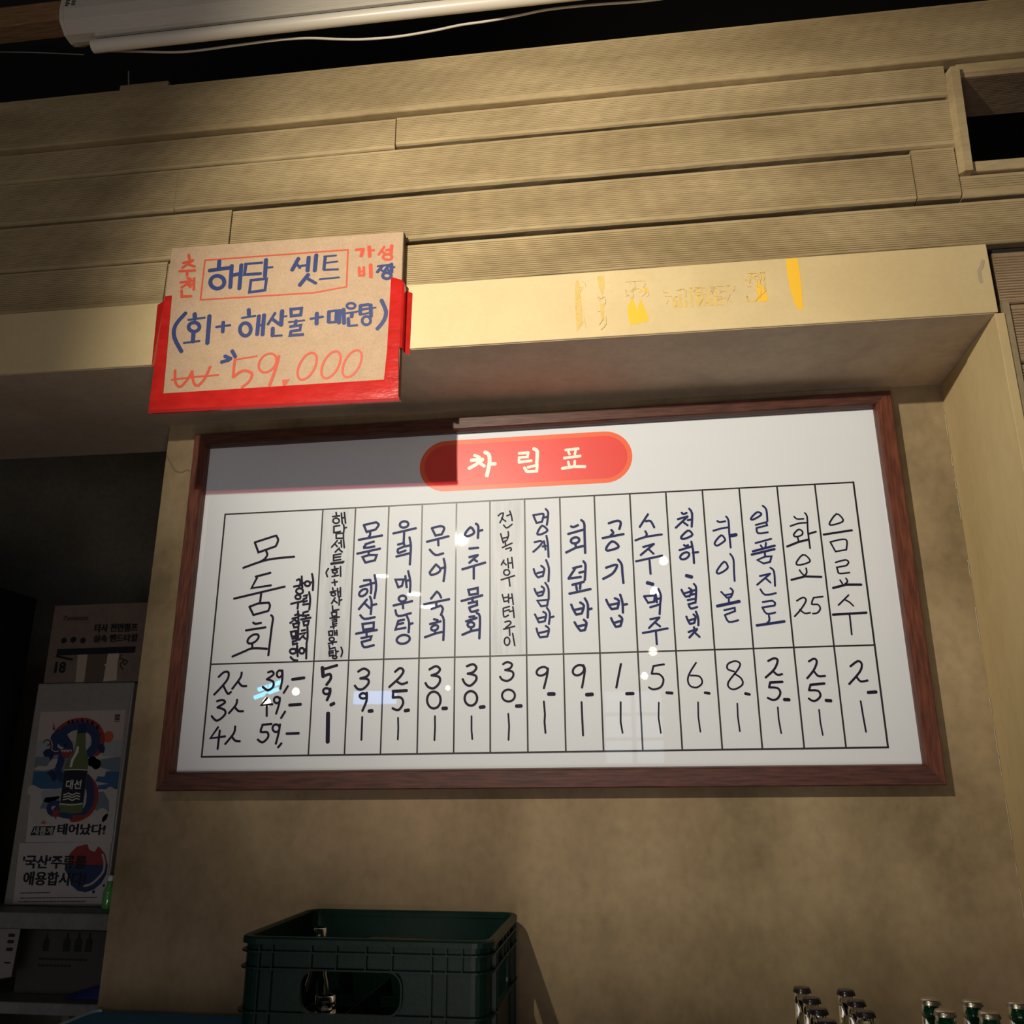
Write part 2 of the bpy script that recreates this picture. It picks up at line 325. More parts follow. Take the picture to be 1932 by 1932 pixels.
# plank cladding: wall_front is the dark backing, every plank is a part of it
YB = -0.318
wf = MB().box(-1.7, 2.9, YB, -0.20, 2.6256, 2.80).box(-1.7, 1.782, YB, -0.20, 2.80, 3.09).box(-1.7, 2.9, YB, -0.20, 3.09, 3.245)
wf = tag(wf.build('wall_front', M_DARK), kind='structure')
wr = tag(MB().box(1.8112, 2.9, YB, -0.20, 0.0, 2.6250).build('wall_right', M_DARK), kind='structure')
def plank(x0, x1, z0, z1, yf=D, amp=0.0011, m=None, lip=0.006, flat_top=0.006, flat_bot=0.010, period=0.0050, shade_m=None, par=None):
    m = m or M_PLANK
    prof = [(YB + 0.002, z0 + 0.001), (yf + lip, z0), (yf + lip * 0.3, z0 + lip * 0.35), (yf, z0 + lip)]
    za = z0 + flat_bot; zb = z1 - flat_top; n = max(2, int((zb - za) / period)); p = (zb - za) / n; ribs = []
    prof.append((yf, za))
    for i in range(n):
        z = za + i * p
        prof += [(yf + amp, z + p * 0.16), (yf + amp, z + p * 0.30), (yf, z + p * 0.46), (yf, z + p * 0.98)]; ribs += [len(prof) - 4, len(prof) - 3]
    prof += [(yf, z1 - 0.003), (yf + 0.003, z1), (YB + 0.002, z1 - 0.0005)]
    N = len(prof); seg = max(2, int((x1 - x0) / 0.04)); vs = []
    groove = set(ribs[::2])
    for s_ in range(seg + 1):
        x = x0 + (x1 - x0) * s_ / seg
        for i, (y, z) in enumerate(prof):
            yy = y
            if i in ribs: yy = yf + amp * max(0.12, 0.75 + 0.45 * math.sin(x * 4.3 + z * 41) * math.sin(x * 1.7 + z * 23) + 0.15 * math.sin(x * 17 + z * 300))
            zz = z + (0.0009 * math.sin(x * 9 + z0 * 7) + 0.0005 * math.sin(x * 31) if i in (1, 2, 3) else 0)
            vs.append((x, yy, zz))
    fs = [(s_ * N + i, s_ * N + (i + 1) % N, (s_ + 1) * N + (i + 1) % N, (s_ + 1) * N + i) for s_ in range(seg) for i in range(N)]
    b = MB().add(vs, fs); b.add(vs, [tuple(range(N - 1, -1, -1)), tuple(range(seg * N, (seg + 1) * N))])
    o = b.build('plank', m, par or wf); o.data.materials.append(shade_m or M_GROOVE)
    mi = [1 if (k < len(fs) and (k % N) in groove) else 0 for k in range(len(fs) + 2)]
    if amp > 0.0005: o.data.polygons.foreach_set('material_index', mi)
    return o
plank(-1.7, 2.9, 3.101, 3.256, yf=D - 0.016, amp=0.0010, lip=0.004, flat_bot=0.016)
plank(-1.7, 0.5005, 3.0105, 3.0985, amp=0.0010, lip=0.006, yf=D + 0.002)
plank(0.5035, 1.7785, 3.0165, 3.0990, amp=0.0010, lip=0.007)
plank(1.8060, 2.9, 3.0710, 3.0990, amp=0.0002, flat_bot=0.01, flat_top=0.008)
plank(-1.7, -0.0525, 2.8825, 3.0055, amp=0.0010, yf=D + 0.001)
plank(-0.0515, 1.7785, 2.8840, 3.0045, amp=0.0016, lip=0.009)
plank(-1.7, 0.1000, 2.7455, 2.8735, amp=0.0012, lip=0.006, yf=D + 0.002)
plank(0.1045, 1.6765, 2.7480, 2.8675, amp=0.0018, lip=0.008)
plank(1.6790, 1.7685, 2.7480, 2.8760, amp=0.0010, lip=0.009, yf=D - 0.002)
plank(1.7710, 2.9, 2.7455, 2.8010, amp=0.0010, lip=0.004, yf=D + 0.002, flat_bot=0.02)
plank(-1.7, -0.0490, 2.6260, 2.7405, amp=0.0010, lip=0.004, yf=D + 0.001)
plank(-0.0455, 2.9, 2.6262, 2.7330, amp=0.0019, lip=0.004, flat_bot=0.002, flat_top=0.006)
zt = 2.6090
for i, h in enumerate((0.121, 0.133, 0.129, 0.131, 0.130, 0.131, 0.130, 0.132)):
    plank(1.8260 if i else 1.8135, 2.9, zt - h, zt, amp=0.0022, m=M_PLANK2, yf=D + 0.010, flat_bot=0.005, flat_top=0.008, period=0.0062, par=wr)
    zt -= h + 0.0035
# small offcut on top of the first plank
MB().box(-0.238, -0.104, D - 0.0155, YB, 3.256, 3.270, 0.002).build('batten', M_PLANK, wf)
# vent opening upper right: post, sill and ribbed lintel
MB().add([(1.7795, D, 3.074), (1.7865, D - 0.016, 3.078), (1.8045, D - 0.016, 3.078), (1.8045, -0.21, 3.078), (1.7795, -0.21, 3.074),
          (1.7705, D, 2.8035), (1.7780, D - 0.016, 2.8000), (1.7945, D - 0.016, 2.8000), (1.7945, -0.21, 2.8035), (1.7705, -0.21, 2.8035)],
         [(0, 1, 2, 3, 4), (9, 8, 7, 6, 5), (0, 5, 6, 1), (1, 6, 7, 2), (2, 7, 8, 3), (3, 8, 9, 4), (4, 9, 5, 0)]).build('vent_post', M_PLANK, wf)
MB().box(1.7960, 2.9, D - 0.004, -0.21, 2.8045, 2.8310, 0.003).build('vent_sill', M_PLANK, wf)
b = MB(); n = 24
for i in range(n):
    y0 = D + 0.006 + i * 0.0053
    b.add([(1.806, y0, 3.060), (1.806, y0 + 0.0035, 3.060), (1.806, y0 + 0.0035, 3.0615), (1.806, y0 + 0.0053, 3.0615), (2.9, y0, 3.060), (2.9, y0 + 0.0035, 3.060), (2.9, y0 + 0.0035, 3.0615), (2.9, y0 + 0.0053, 3.0615)], [(0, 4, 5, 1), (1, 5, 6, 2), (2, 6, 7, 3)])
b.box(1.806, 2.9, D + 0.004, D + 0.135, 3.0616, 3.0708)
b.build('vent_lintel', M_PLANK2, wf)

# ------------------------------------------------------------------ menu board
GX_T = [0.0016, 0.2622, 0.3477, 0.4341, 0.5198, 0.6067, 0.6911, 0.7775, 0.8645, 0.9489, 1.0353, 1.1217, 1.2087, 1.2955, 1.3838, 1.4711, 1.5595]
GX_B = [0.0042, 0.2667, 0.3537, 0.4397, 0.5262, 0.6118, 0.6965, 0.7828, 0.8688, 0.9534, 1.0405, 1.1273, 1.2143, 1.3004, 1.3894, 1.4773, 1.5645]
zt_ = lambda x: 2.1976 + (x - 0.0016) * 0.01148
zb_ = lambda x: 1.5958 + (x - 0.0042) * 0.00915
zm_ = lambda x: 1.8141 + (x - 0.0094) * 0.01085
OUT = [(-0.0919, 2.4140), (1.6628, 2.4348), (1.6660, 1.5318), (-0.0876, 1.5182)]
INN = [(-0.0584, 2.3812), (1.6249, 2.3996), (1.6301, 1.5755), (-0.0549, 1.5621)]
board = empty('menu_board', (0.79, -0.002, 1.97), 'framed white menu board with handwritten dishes and prices, hung in the plaster niche', 'menu board')
OFF = (0.79, -0.002, 1.97)
MB().poly([(a + (0.004 if i in (1, 2) else -0.004), c + (0.004 if i < 2 else -0.004)) for i, (a, c) in enumerate(INN)], -0.0144, -0.003).build('panel', M_BOARD, board, OFF)
for i in range(4):
    j = (i + 1) % 4
    o0, o1, i1, i0 = OUT[i], OUT[j], INN[j], INN[i]
    mid = lambda p, q, t: (p[0] + (q[0] - p[0]) * t, p[1] + (q[1] - p[1]) * t)
    # moulded rail: back, outer chamfer, flat, inner step
    def ring(t, y): return [(mid(o0, i0, t)[0], y, mid(o0, i0, t)[1]), (mid(o1, i1, t)[0], y, mid(o1, i1, t)[1])]
    prof = [(0.0, -0.001), (0.0, -0.040), (0.06, -0.042), (0.86, -0.042), (0.93, -0.039), (1.0, -0.026), (1.0, -0.001)]
    vs = [];
    for t, y in prof: vs += ring(t, y)
    n = len(prof); fs = [(2 * k, 2 * k + 1, 2 * ((k + 1) % n) + 1, 2 * ((k + 1) % n)) for k in range(n)]
    fs += [tuple(2 * k for k in range(n)), tuple(2 * k + 1 for k in range(n - 1, -1, -1))]
    MB().add(vs, fs).build('frame_rail', M_WOODH if i in (0, 2) else M_WOODV, board, OFF)
def line(p, q, w, y=-0.0147):
    return flat_build(MB().add([(v[0] - OFF[0], v[1] - OFF[1], v[2] - OFF[2]) for v in quad(p, q, w, y)], [(0, 1, 2, 3)]), 'grid_line', M_BLACK, board)
def quad(p, q, w, y):
    d = (Vector(q) - Vector(p)).normalized(); e = d * (w / 2); p = Vector(p) - e; q = Vector(q) + e; nn = Vector((-d.y, d.x)) * w / 2
    return [(a.x, y, a.y) for a in (p + nn, p - nn, q - nn, q + nn)]
for k in range(17):
    line((GX_T[k], zt_(GX_T[k])), (GX_B[k], zb_(GX_B[k])), 0.0042 if k in (0, 16) else 0.0038)
for fz, w, X0, X1 in ((zt_, 0.0038, GX_T[0], GX_T[-1]), (zm_, 0.0037, 0.0030, 1.5625), (zb_, 0.0042, GX_B[0], GX_B[-1])):
    line((X0, fz(X0)), (X1, fz(X1)), w, -0.01475)
# plastic patch strips over two columns
for k, name in ((1, 'patch_strip'), (6, 'patch_strip')):
    a0, a1 = GX_T[k] + 0.003, GX_T[k + 1] - 0.003; c0, c1 = GX_B[k] + 0.0035 - (GX_B[k] - GX_T[k]) * 0.36, GX_B[k + 1] - 0.003 - (GX_B[k] - GX_T[k]) * 0.36
    flat_build(MB().add([(a - OFF[0], -0.0146 - OFF[1], c - OFF[2]) for a, c in ((a0, zt_(a0) - 0.004), (a1, zt_(a1) - 0.004), (c1, zm_(c1) + 0.004), (c0, zm_(c0) + 0.004))], [(0, 1, 2, 3)]), name, M_PATCH, board)
# title badge: orange pill with a red pill inside
def pill(x0, x1, zc, h, slope, y):
    r = h / 2; P = []
    for k in range(17): a = math.pi / 2 + math.pi * k / 16; P.append((x0 + r + r * math.cos(a), zc + r * math.sin(a)))
    for k in range(17): a = -math.pi / 2 + math.pi * k / 16; P.append((x1 - r + r * math.cos(a), zc + r * math.sin(a)))
    xm = (x0 + x1) / 2
    return [(a, c + (a - xm) * slope) for a, c in P]
def loc(mb): mb.v = [(v[0] - OFF[0], v[1] - OFF[1], v[2] - OFF[2]) for v in mb.v]; return mb
flat_build(loc(MB().poly(pill(0.5099, 1.0453, 2.3055, 0.136, 0.0115, 0), -0.0147)), 'title_badge', M_ORANGE, board)
flat_build(loc(MB().poly(pill(0.5225, 1.0335, 2.3055, 0.112, 0.0115, 0), -0.0149)), 'title_badge', M_RED, board)

INK = [
("assorted_name","board","k","58 884 1198 1437 1358|~58 1437 1358 1501 1237 1449 1077|58 1449 1077 1006 931 884 1198|~58 1210 957 1245 859 1185 754 1082 693|~58 640 541 1103 693 1444 756 1958 789|57 987 304 1371 392|57 1028 275 906 12 1411 71|57 474 -242 1770 29|57 1174 -100 1164 -349|57 896 -457 1113 -379 1389 -366|~56 1389 -366 1428 -449 1396 -572|56 1396 -572 1022 -666 896 -457|~56 1028 -851 1095 -889 1237 -866|56 859 -1045 1362 -980|~55 1192 -1170 1204 -1217 1178 -1275 1123 -1329 1052 -1363 984 -1370 939 -1346 927 -1299 952 -1241 1008 -1187 1079 -1153 1147 -1147 1192 -1170|55 1054 -1359 1067 -1500|~55 574 -1682 882 -1557 1066 -1490 1445 -1507|~56 1476 -681 1533 -760 1518 -1004 1491 -1668"),
("side_note","board","k","~55 2069 178 2135 207 2170 112 2135 9|54 2189 279 2228 -15|55 2223 100 2297 115|55 2006 23 2195 49|~54 2253 -98 2244 -133 2213 -158 2169 -167 2124 -156 2089 -129 2075 -94 2084 -59 2115 -34 2159 -25 2204 -36 2238 -63 2253 -98|~55 2420 84 2413 53 2390 31 2356 23 2322 33 2295 56 2284 88 2291 119 2314 141 2347 149 2382 139 2408 116 2420 84|55 2414 105 2487 124|~55 2451 334 2496 144 2501 -85|~54 2200 -246 2193 -273 2170 -292 2137 -298 2102 -290 2076 -270 2065 -243 2072 -216 2095 -197 2129 -190 2163 -199 2189 -219 2200 -246|54 1966 -411 2278 -347|54 2150 -385 2144 -539|54 2279 -223 2362 -201 2346 -277 2279 -306 2290 -372 2372 -346|~54 2409 -123 2452 -311 2445 -567|54 2274 -440 2441 -417|54 2089 -695 2185 -663|54 2026 -782 2170 -738 1982 -889|54 2080 -793 2170 -872|54 2159 -591 2195 -877|54 2189 -714 2257 -701|53 2057 -915 2209 -894 2199 -983 2095 -1001 2057 -915|54 2299 -639 2418 -607|54 2299 -639 2295 -721 2446 -700|54 2248 -807 2497 -766|53 2315 -860 2456 -838 2437 -947 2343 -957 2315 -860|54 2368 -718 2373 -790|53 2016 -1106 2148 -1089 2154 -1216 2050 -1222 2016 -1106|53 2200 -999 2213 -1306|53 2065 -1278 2178 -1261 2172 -1325 2084 -1343 2096 -1415 2205 -1392|53 2290 -1082 2382 -1063|53 2254 -1162 2394 -1134 2244 -1306|53 2316 -1213 2405 -1285|~53 2429 -994 2452 -1246 2434 -1406|~53 2188 -1581 2179 -1611 2152 -1632 2113 -1639 2073 -1631 2043 -1608 2030 -1578 2038 -1548 2065 -1527 2104 -1520 2144 -1528 2175 -1551 2188 -1581|53 2173 -1525 2217 -1506|53 2173 -1605 2223 -1578|53 2202 -1442 2237 -1705|~53 2057 -1718 2135 -1789 2236 -1804|~53 2393 -1575 2387 -1609 2366 -1633 2335 -1641 2304 -1632 2279 -1607 2268 -1573 2274 -1539 2295 -1514 2325 -1506 2357 -1515 2382 -1541 2393 -1575|53 2387 -1549 2443 -1526|52 2440 -1426 2454 -1764"),
("set_name","board","k","45 2974 1912 2990 1820|45 2888 1802 3072 1817|~45 3070 1686 3061 1652 3032 1628 2992 1620 2951 1631 2919 1658 2906 1693 2915 1727 2943 1751 2983 1759 3025 1748 3056 1722 3070 1686|45 3111 1891 3154 1607|45 3190 1903 3239 1615|45 3134 1753 3213 1768|45 2939 1544 3092 1560|45 2939 1544 2949 1378 3119 1404|~45 3187 1585 3208 1487 3202 1369|45 3199 1487 3271 1502|44 3009 1348 3198 1358 3206 1225 3021 1225 3009 1348|44 3052 1170 2913 1000|44 2989 1087 3062 1010|44 3088 1101 3158 1107|44 3148 1171 3173 991|44 3211 1186 3244 976|44 3117 976 3011 869|44 3104 945 3198 867|44 2990 800 3169 820|44 2981 731 3162 752|44 2977 801 2986 652 3171 678|44 2923 585 3255 621|44 2924 564 3235 596|~44 2867 456 2817 357 2855 247|44 3020 510 3032 460|44 2950 420 3121 448|~44 3101 369 3094 351 3071 338 3040 334 3008 340 2984 354 2974 373 2981 392 3004 405 3035 409 3067 403 3091 389 3101 369|44 3040 329 3048 267|43 2971 248 3136 276|43 3173 499 3192 248|43 2981 94 3116 115|43 3037 169 3063 23|43 3006 -38 3018 -86|43 2948 -146 3099 -113|~43 3090 -199 3084 -219 3065 -234 3038 -239 3010 -232 2989 -217 2981 -196 2987 -176 3006 -161 3033 -156 3060 -162 3081 -178 3090 -199|43 3131 -52 3164 -254|43 3203 -37 3219 -260|43 3143 -151 3205 -140|43 3083 -287 3004 -429|43 3051 -348 3149 -418|~43 3177 -259 3198 -362 3194 -475|43 3187 -362 3259 -339|43 3028 -485 3046 -608 3197 -583|43 3018 -654 3142 -642 3148 -738 3045 -750 3018 -654|43 2985 -795 3222 -766|43 3098 -777 3101 -818|42 3040 -843 3153 -825 3156 -874 3058 -892 3067 -945 3170 -927|42 3016 -1012 3159 -979|42 3077 -929 3097 -1050|42 2975 -1118 3071 -1106 3078 -1210 2991 -1212 2975 -1118|42 3119 -1101 3136 -1215|42 3174 -1092 3190 -1216|42 3129 -1161 3178 -1152|~42 3126 -1311 3119 -1335 3097 -1352 3067 -1358 3035 -1351 3011 -1333 3002 -1309 3008 -1285 3030 -1268 3061 -1262 3092 -1269 3116 -1287 3126 -1311|42 2983 -1412 3191 -1372|42 3085 -1390 3093 -1442|42 3007 -1452 3025 -1544 3159 -1511|42 3016 -1597 3122 -1586|42 3015 -1651 3125 -1633|42 3016 -1597 3034 -1711 3137 -1689|~42 3167 -1551 3189 -1611 3191 -1700|42 3181 -1614 3246 -1602|~42 3218 -1745 3212 -1761 3193 -1772 3167 -1776 3140 -1771 3120 -1759 3112 -1744 3118 -1728 3136 -1717 3163 -1713 3190 -1718 3210 -1730 3218 -1745|~42 3308 -1504 3349 -1614 3322 -1731"),
("seafood_name","board","n","60 3712 1550 4028 1611|~60 4028 1611 4099 1544 4026 1424|60 4026 1424 3796 1368 3712 1550|~60 3891 1365 3887 1280 3856 1227|60 3600 1168 4202 1262|60 3780 1049 3999 1112|~60 3801 1048 3753 955 4019 984|60 3582 812 4165 924|60 3878 866 3879 765|59 3723 723 3900 770 4085 764 4043 629 3804 578 3723 723|59 3786 126 3956 136|59 3700 -30 3973 38|~58 3882 -106 3893 -144 3877 -190 3837 -233 3786 -261 3735 -266 3700 -248 3689 -210 3705 -163 3745 -120 3797 -93 3847 -87 3882 -106|~59 3952 132 3985 -34 3985 -203|~58 4054 257 4109 -17 4078 -324|59 3977 44 4097 66|58 3893 -349 3699 -589|58 3847 -450 3970 -565|~58 3962 -280 4013 -424 4005 -718|58 4014 -499 4137 -472|~58 3744 -732 3856 -829 4111 -791|57 3811 -955 4090 -921 4093 -1062 3839 -1096 3811 -955|57 3659 -1186 4181 -1104|57 3925 -1168 3929 -1258|57 3798 -1295 4051 -1254 4025 -1339 3813 -1389|~57 3813 -1385 3881 -1515 4123 -1470"),
("rockfish_name","board","n","~60 4856 1541 4850 1498 4817 1463 4766 1445 4710 1448 4665 1472 4642 1510 4648 1553 4681 1588 4732 1606 4788 1603 4833 1579 4856 1541|60 4481 1301 5057 1418|59 4760 1344 4756 1064|59 4612 1010 4763 1047 4781 962 4617 894|~59 4617 894 4631 798 4816 855|59 4791 957 4926 982|~59 4898 1190 4940 998 4943 805|59 4582 706 4939 784|59 4943 805 4933 492|58 4585 124 4792 124 4756 -35 4665 -70 4585 124|58 4830 209 4875 -76|~58 4897 331 4961 61 4958 -200|58 4845 81 4947 103|~58 4869 -339 4865 -377 4837 -408 4794 -425 4747 -422 4709 -400 4689 -366 4693 -328 4720 -296 4763 -280 4811 -283 4849 -304 4869 -339|58 4560 -519 5027 -420|57 4794 -474 4805 -596|~57 4616 -632 4693 -781 5006 -712|57 4698 -895 4843 -868|57 4677 -981 4826 -952|57 4698 -895 4635 -1107 4887 -1065|~57 4908 -790 4968 -951 4962 -1180|57 4965 -985 5056 -963|~57 4994 -1316 4986 -1370 4938 -1418 4863 -1447 4781 -1448 4714 -1422 4680 -1375 4688 -1321 4736 -1273 4811 -1244 4893 -1243 4960 -1269 4994 -1316"),
("octopus_name","board","n","~59 5457 1403 5674 1448 5773 1391 5711 1235|59 5711 1235 5556 1209 5457 1403|59 5342 1058 5888 1180|59 5624 1122 5637 953|~59 5421 856 5569 715 5764 750|58 5586 476 5437 284|~58 5437 284 5480 215 5642 263 5701 358 5586 476|58 5701 369 5827 402|~58 5777 615 5819 386 5786 48|57 5624 -202 5486 -377|~57 5624 -202 5686 -255 5739 -357|57 5318 -508 5939 -397|57 5620 -455 5623 -550|57 5504 -627 5734 -549|~57 5734 -549 5787 -630 5740 -779|57 5571 -875 5666 -901|57 5478 -993 5743 -929|~56 5676 -1049 5679 -1081 5660 -1114 5624 -1139 5581 -1149 5542 -1142 5518 -1120 5515 -1088 5534 -1055 5570 -1030 5613 -1020 5652 -1027 5676 -1049|56 5602 -1144 5612 -1219|56 5362 -1307 5621 -1220 5776 -1187|~57 5750 -770 5817 -911 5815 -1385"),
("chilled_name","board","n","~62 6430 1388 6295 1220 6351 1165 6464 1197 6524 1268 6430 1388|~62 6563 1478 6625 1402 6619 1108|62 6627 1286 6729 1309|61 6407 847 6632 861|61 6411 631 6624 680|61 6624 680 6413 487|61 6534 570 6606 516|61 6243 331 6809 484|60 6526 405 6530 87|60 6403 -183 6628 -139 6635 -280 6435 -305 6403 -183|60 6236 -451 6746 -324|60 6506 -368 6507 -468|60 6408 -510 6612 -471 6619 -555 6429 -616|~59 6429 -616 6481 -717 6650 -682|59 6433 -842 6562 -829|59 6355 -947 6617 -870|~59 6555 -1031 6545 -1062 6516 -1084 6476 -1092 6436 -1083 6407 -1059 6396 -1027 6406 -996 6435 -973 6474 -965 6514 -975 6544 -999 6555 -1031|59 6486 -1104 6478 -1187|59 6270 -1267 6478 -1183 6660 -1151|~59 6611 -750 6692 -852 6682 -1363"),
("abalone_name","board","k","~38 7120 1657 7191 1718 7249 1726|~38 7249 1726 7223 1600 7162 1475|~38 7202 1601 7253 1552 7311 1508|38 7335 1648 7433 1687|~38 7406 1773 7447 1655 7468 1516|~38 7254 1419 7336 1338 7468 1432|~38 7183 1201 7214 1075 7251 959|~38 7366 1247 7377 1152 7346 1049|38 7218 1074 7356 1107|38 7259 990 7336 1024|38 7296 988 7308 894|38 7225 845 7468 951|37 7306 805 7428 838|~37 7428 838 7448 796 7422 752|37 7267 534 7201 409|37 7247 484 7321 409|37 7357 572 7378 326|37 7458 594 7486 323|37 7378 449 7478 460|~37 7406 219 7396 185 7370 160 7334 152 7298 162 7272 188 7262 223 7271 258 7298 282 7334 291 7370 280 7396 254 7406 219|37 7198 42 7530 138|37 7388 92 7414 -118|36 7230 -318 7270 -479|36 7379 -312 7383 -522|36 7250 -402 7379 -382|36 7270 -495 7379 -472|36 7379 -414 7478 -400|36 7458 -304 7494 -565|36 7261 -648 7403 -612|36 7265 -728 7403 -691|~36 7251 -658 7271 -857 7380 -820|36 7399 -737 7498 -714|~36 7482 -620 7502 -743 7514 -882|~36 7291 -985 7400 -962 7435 -1018 7311 -1123|36 7262 -1156 7529 -1089|36 7400 -1125 7412 -1307|~36 7410 -1443 7401 -1490 7378 -1523 7346 -1535 7313 -1522 7290 -1488 7281 -1441 7289 -1394 7313 -1361 7345 -1349 7378 -1362 7401 -1397 7410 -1443|~36 7478 -1254 7502 -1391 7529 -1547"),
("seasquirt_name","board","n","52 7987 1644 8078 1651|52 7987 1644 8066 1441 8198 1461|~52 8078 1651 8230 1666 8233 1582 8198 1461|52 8219 1561 8335 1588|~52 8292 1790 8356 1682 8318 1379|~52 8197 1363 8080 1169 8165 1145 8296 1202 8327 1264 8197 1363|~51 8012 953 8163 979 8193 926 8101 815 7980 712|51 8206 837 8302 854|51 8243 976 8281 758|~51 8305 1108 8338 890 8351 571|~51 7988 287 8026 164 8091 77|~51 8167 363 8246 279 8204 98|51 8066 179 8219 215|51 8091 77 8204 108|~51 8288 501 8355 296 8341 -27|~50 8004 -198 8043 -300 8095 -377|~50 8172 -143 8239 -215 8190 -363|50 8062 -304 8215 -268|50 8095 -377 8190 -359|~50 8262 -55 8339 -208 8342 -467|50 8071 -490 8330 -471 8305 -609 8158 -625 8071 -490|~50 8009 -815 8057 -914 8102 -1010|~50 8206 -760 8279 -821 8242 -987|50 8071 -919 8253 -880|49 8102 -1010 8242 -987|~50 8295 -664 8365 -804 8339 -1058|49 8360 -902 8458 -877|~49 8046 -1149 8074 -1267 8126 -1365|~49 8261 -1095 8341 -1175 8297 -1349|49 8084 -1267 8317 -1217|49 8126 -1365 8297 -1349"),
("raw_fish_rice_name","board","n","~61 8906 1324 8965 1301 9080 1345|60 8832 1130 9203 1226|~60 9098 989 9094 949 9063 914 9015 892 8963 890 8920 907 8898 940 8903 980 8933 1015 8981 1037 9034 1039 9077 1022 9098 989|60 9002 876 9016 793|60 8774 668 9016 783 9193 818|~60 9155 1471 9227 1385 9230 1115 9234 643|59 8935 277 9136 321|59 8977 255 8822 28|59 8821 24 9120 59|59 9080 161 9192 188|~59 9184 441 9235 338 9207 -23|59 8907 -129 9186 -63|59 8995 -117 9016 -258|59 9103 -100 9090 -230|59 8834 -342 9343 -243|~58 8874 -601 8924 -730 8986 -845|~58 9083 -557 9172 -638 9116 -823|58 8943 -734 9152 -696|58 8986 -845 9116 -823|~58 9196 -461 9266 -621 9254 -924|58 9263 -732 9354 -711|~58 8943 -1024 9003 -1132 9081 -1231|~58 9161 -971 9224 -1050 9184 -1208|58 9012 -1127 9210 -1088|57 9081 -1231 9184 -1212"),
("rice_name","board","n","~60 9816 1363 10031 1421 10108 1362 10067 1208|~60 9876 1195 9919 1121 9851 1051|60 9658 997 10167 1081|~59 9880 907 9750 768 9771 682 10018 749 10001 841 9880 907|~59 9718 262 9925 326 9982 294 9869 117 9642 -6|~59 10013 455 10091 331 10102 110 10117 -119|~58 9700 -504 9748 -623 9818 -736|~58 9898 -479 9995 -541 9956 -726|58 9767 -637 9984 -600|58 9818 -736 9957 -720|~58 10030 -394 10077 -582 10079 -827|58 10074 -645 10184 -624|~57 9799 -946 9840 -1044 9903 -1158|~57 9989 -893 10057 -972 10008 -1141|57 9859 -1064 10042 -1014|57 9903 -1158 10009 -1137"),
("beer_name","board","n","54 10768 1558 10555 1242|~54 10702 1381 10819 1382 10900 1219|~53 10681 1134 10715 1061 10689 1001|~53 10437 912 10684 991 11072 1038|53 10615 743 10875 811|53 10875 811 10549 548|53 10739 690 10853 569|53 10430 397 11054 518|52 10751 411 10760 80|87 10673 -129 10802 -169|52 10583 -448 10835 -435|52 10835 -435 10815 -582 10671 -607 10583 -448|52 10861 -407 10873 -603|~52 10924 -281 10975 -449 10944 -653|52 10869 -528 10957 -507|51 10713 -716 10948 -648|51 10948 -648 10923 -886|51 10701 -996 10920 -959|51 10916 -963 10663 -1202|51 10801 -1066 10923 -1169|51 10516 -1314 11095 -1217|50 10819 -1287 10826 -1583"),
("rice_wine_name","board","n","~54 11566 1564 11607 1525 11686 1555|53 11464 1403 11704 1466|53 11700 1460 11404 1190|53 11576 1337 11691 1240|53 11695 1369 11788 1384|~54 11746 1656 11809 1534 11781 1202|~53 11679 1108 11521 961 11572 908 11768 982 11764 1064 11679 1108|~53 11573 762 11610 735 11674 753|53 11460 635 11747 716|~52 11680 551 11681 512 11655 468 11608 431 11552 411 11503 414 11474 438 11472 477 11499 521 11546 558 11602 578 11651 575 11680 551|~52 11750 841 11779 618 11782 308|52 11763 565 11897 574|86 11588 16 11709 -21|~51 11455 -315 11497 -414 11545 -488|~51 11627 -281 11699 -351 11625 -486|51 11507 -409 11651 -369|51 11545 -488 11630 -466|51 11651 -360 11775 -334|51 11665 -442 11779 -422|~51 11747 -186 11794 -275 11772 -538|51 11582 -567 11772 -538 11758 -629 11596 -664|~51 11596 -660 11646 -768 11794 -733|~51 11532 -948 11559 -1036 11602 -1127|~51 11694 -904 11741 -973 11701 -1106|51 11573 -1049 11725 -1005|51 11602 -1127 11701 -1106|~51 11754 -838 11797 -993 11790 -1165|50 11691 -1201 11694 -1281|50 11558 -1313 11759 -1245|50 11759 -1250 11569 -1442|50 11688 -1315 11804 -1432"),
("highball_name","board","n","~47 12385 1325 12444 1292 12576 1312|47 12277 1085 12472 1138 12645 1158|~47 12450 967 12292 791 12348 718 12517 823 12530 883 12450 967|~47 12597 1429 12647 1325 12643 1000 12651 658|87 12672 949 12799 970|~46 12476 324 12297 112 12330 42 12486 116 12553 203 12476 324|~46 12627 509 12693 377 12686 100 12683 -145|~45 12357 -390 12409 -450 12473 -529|~45 12574 -312 12628 -388 12566 -531|45 12445 -474 12609 -445|45 12472 -535 12566 -522|45 12523 -550 12517 -633|73 12246 -726 12756 -627|45 12396 -826 12637 -774 12641 -851 12403 -938|~45 12403 -932 12484 -1100 12699 -1063"),
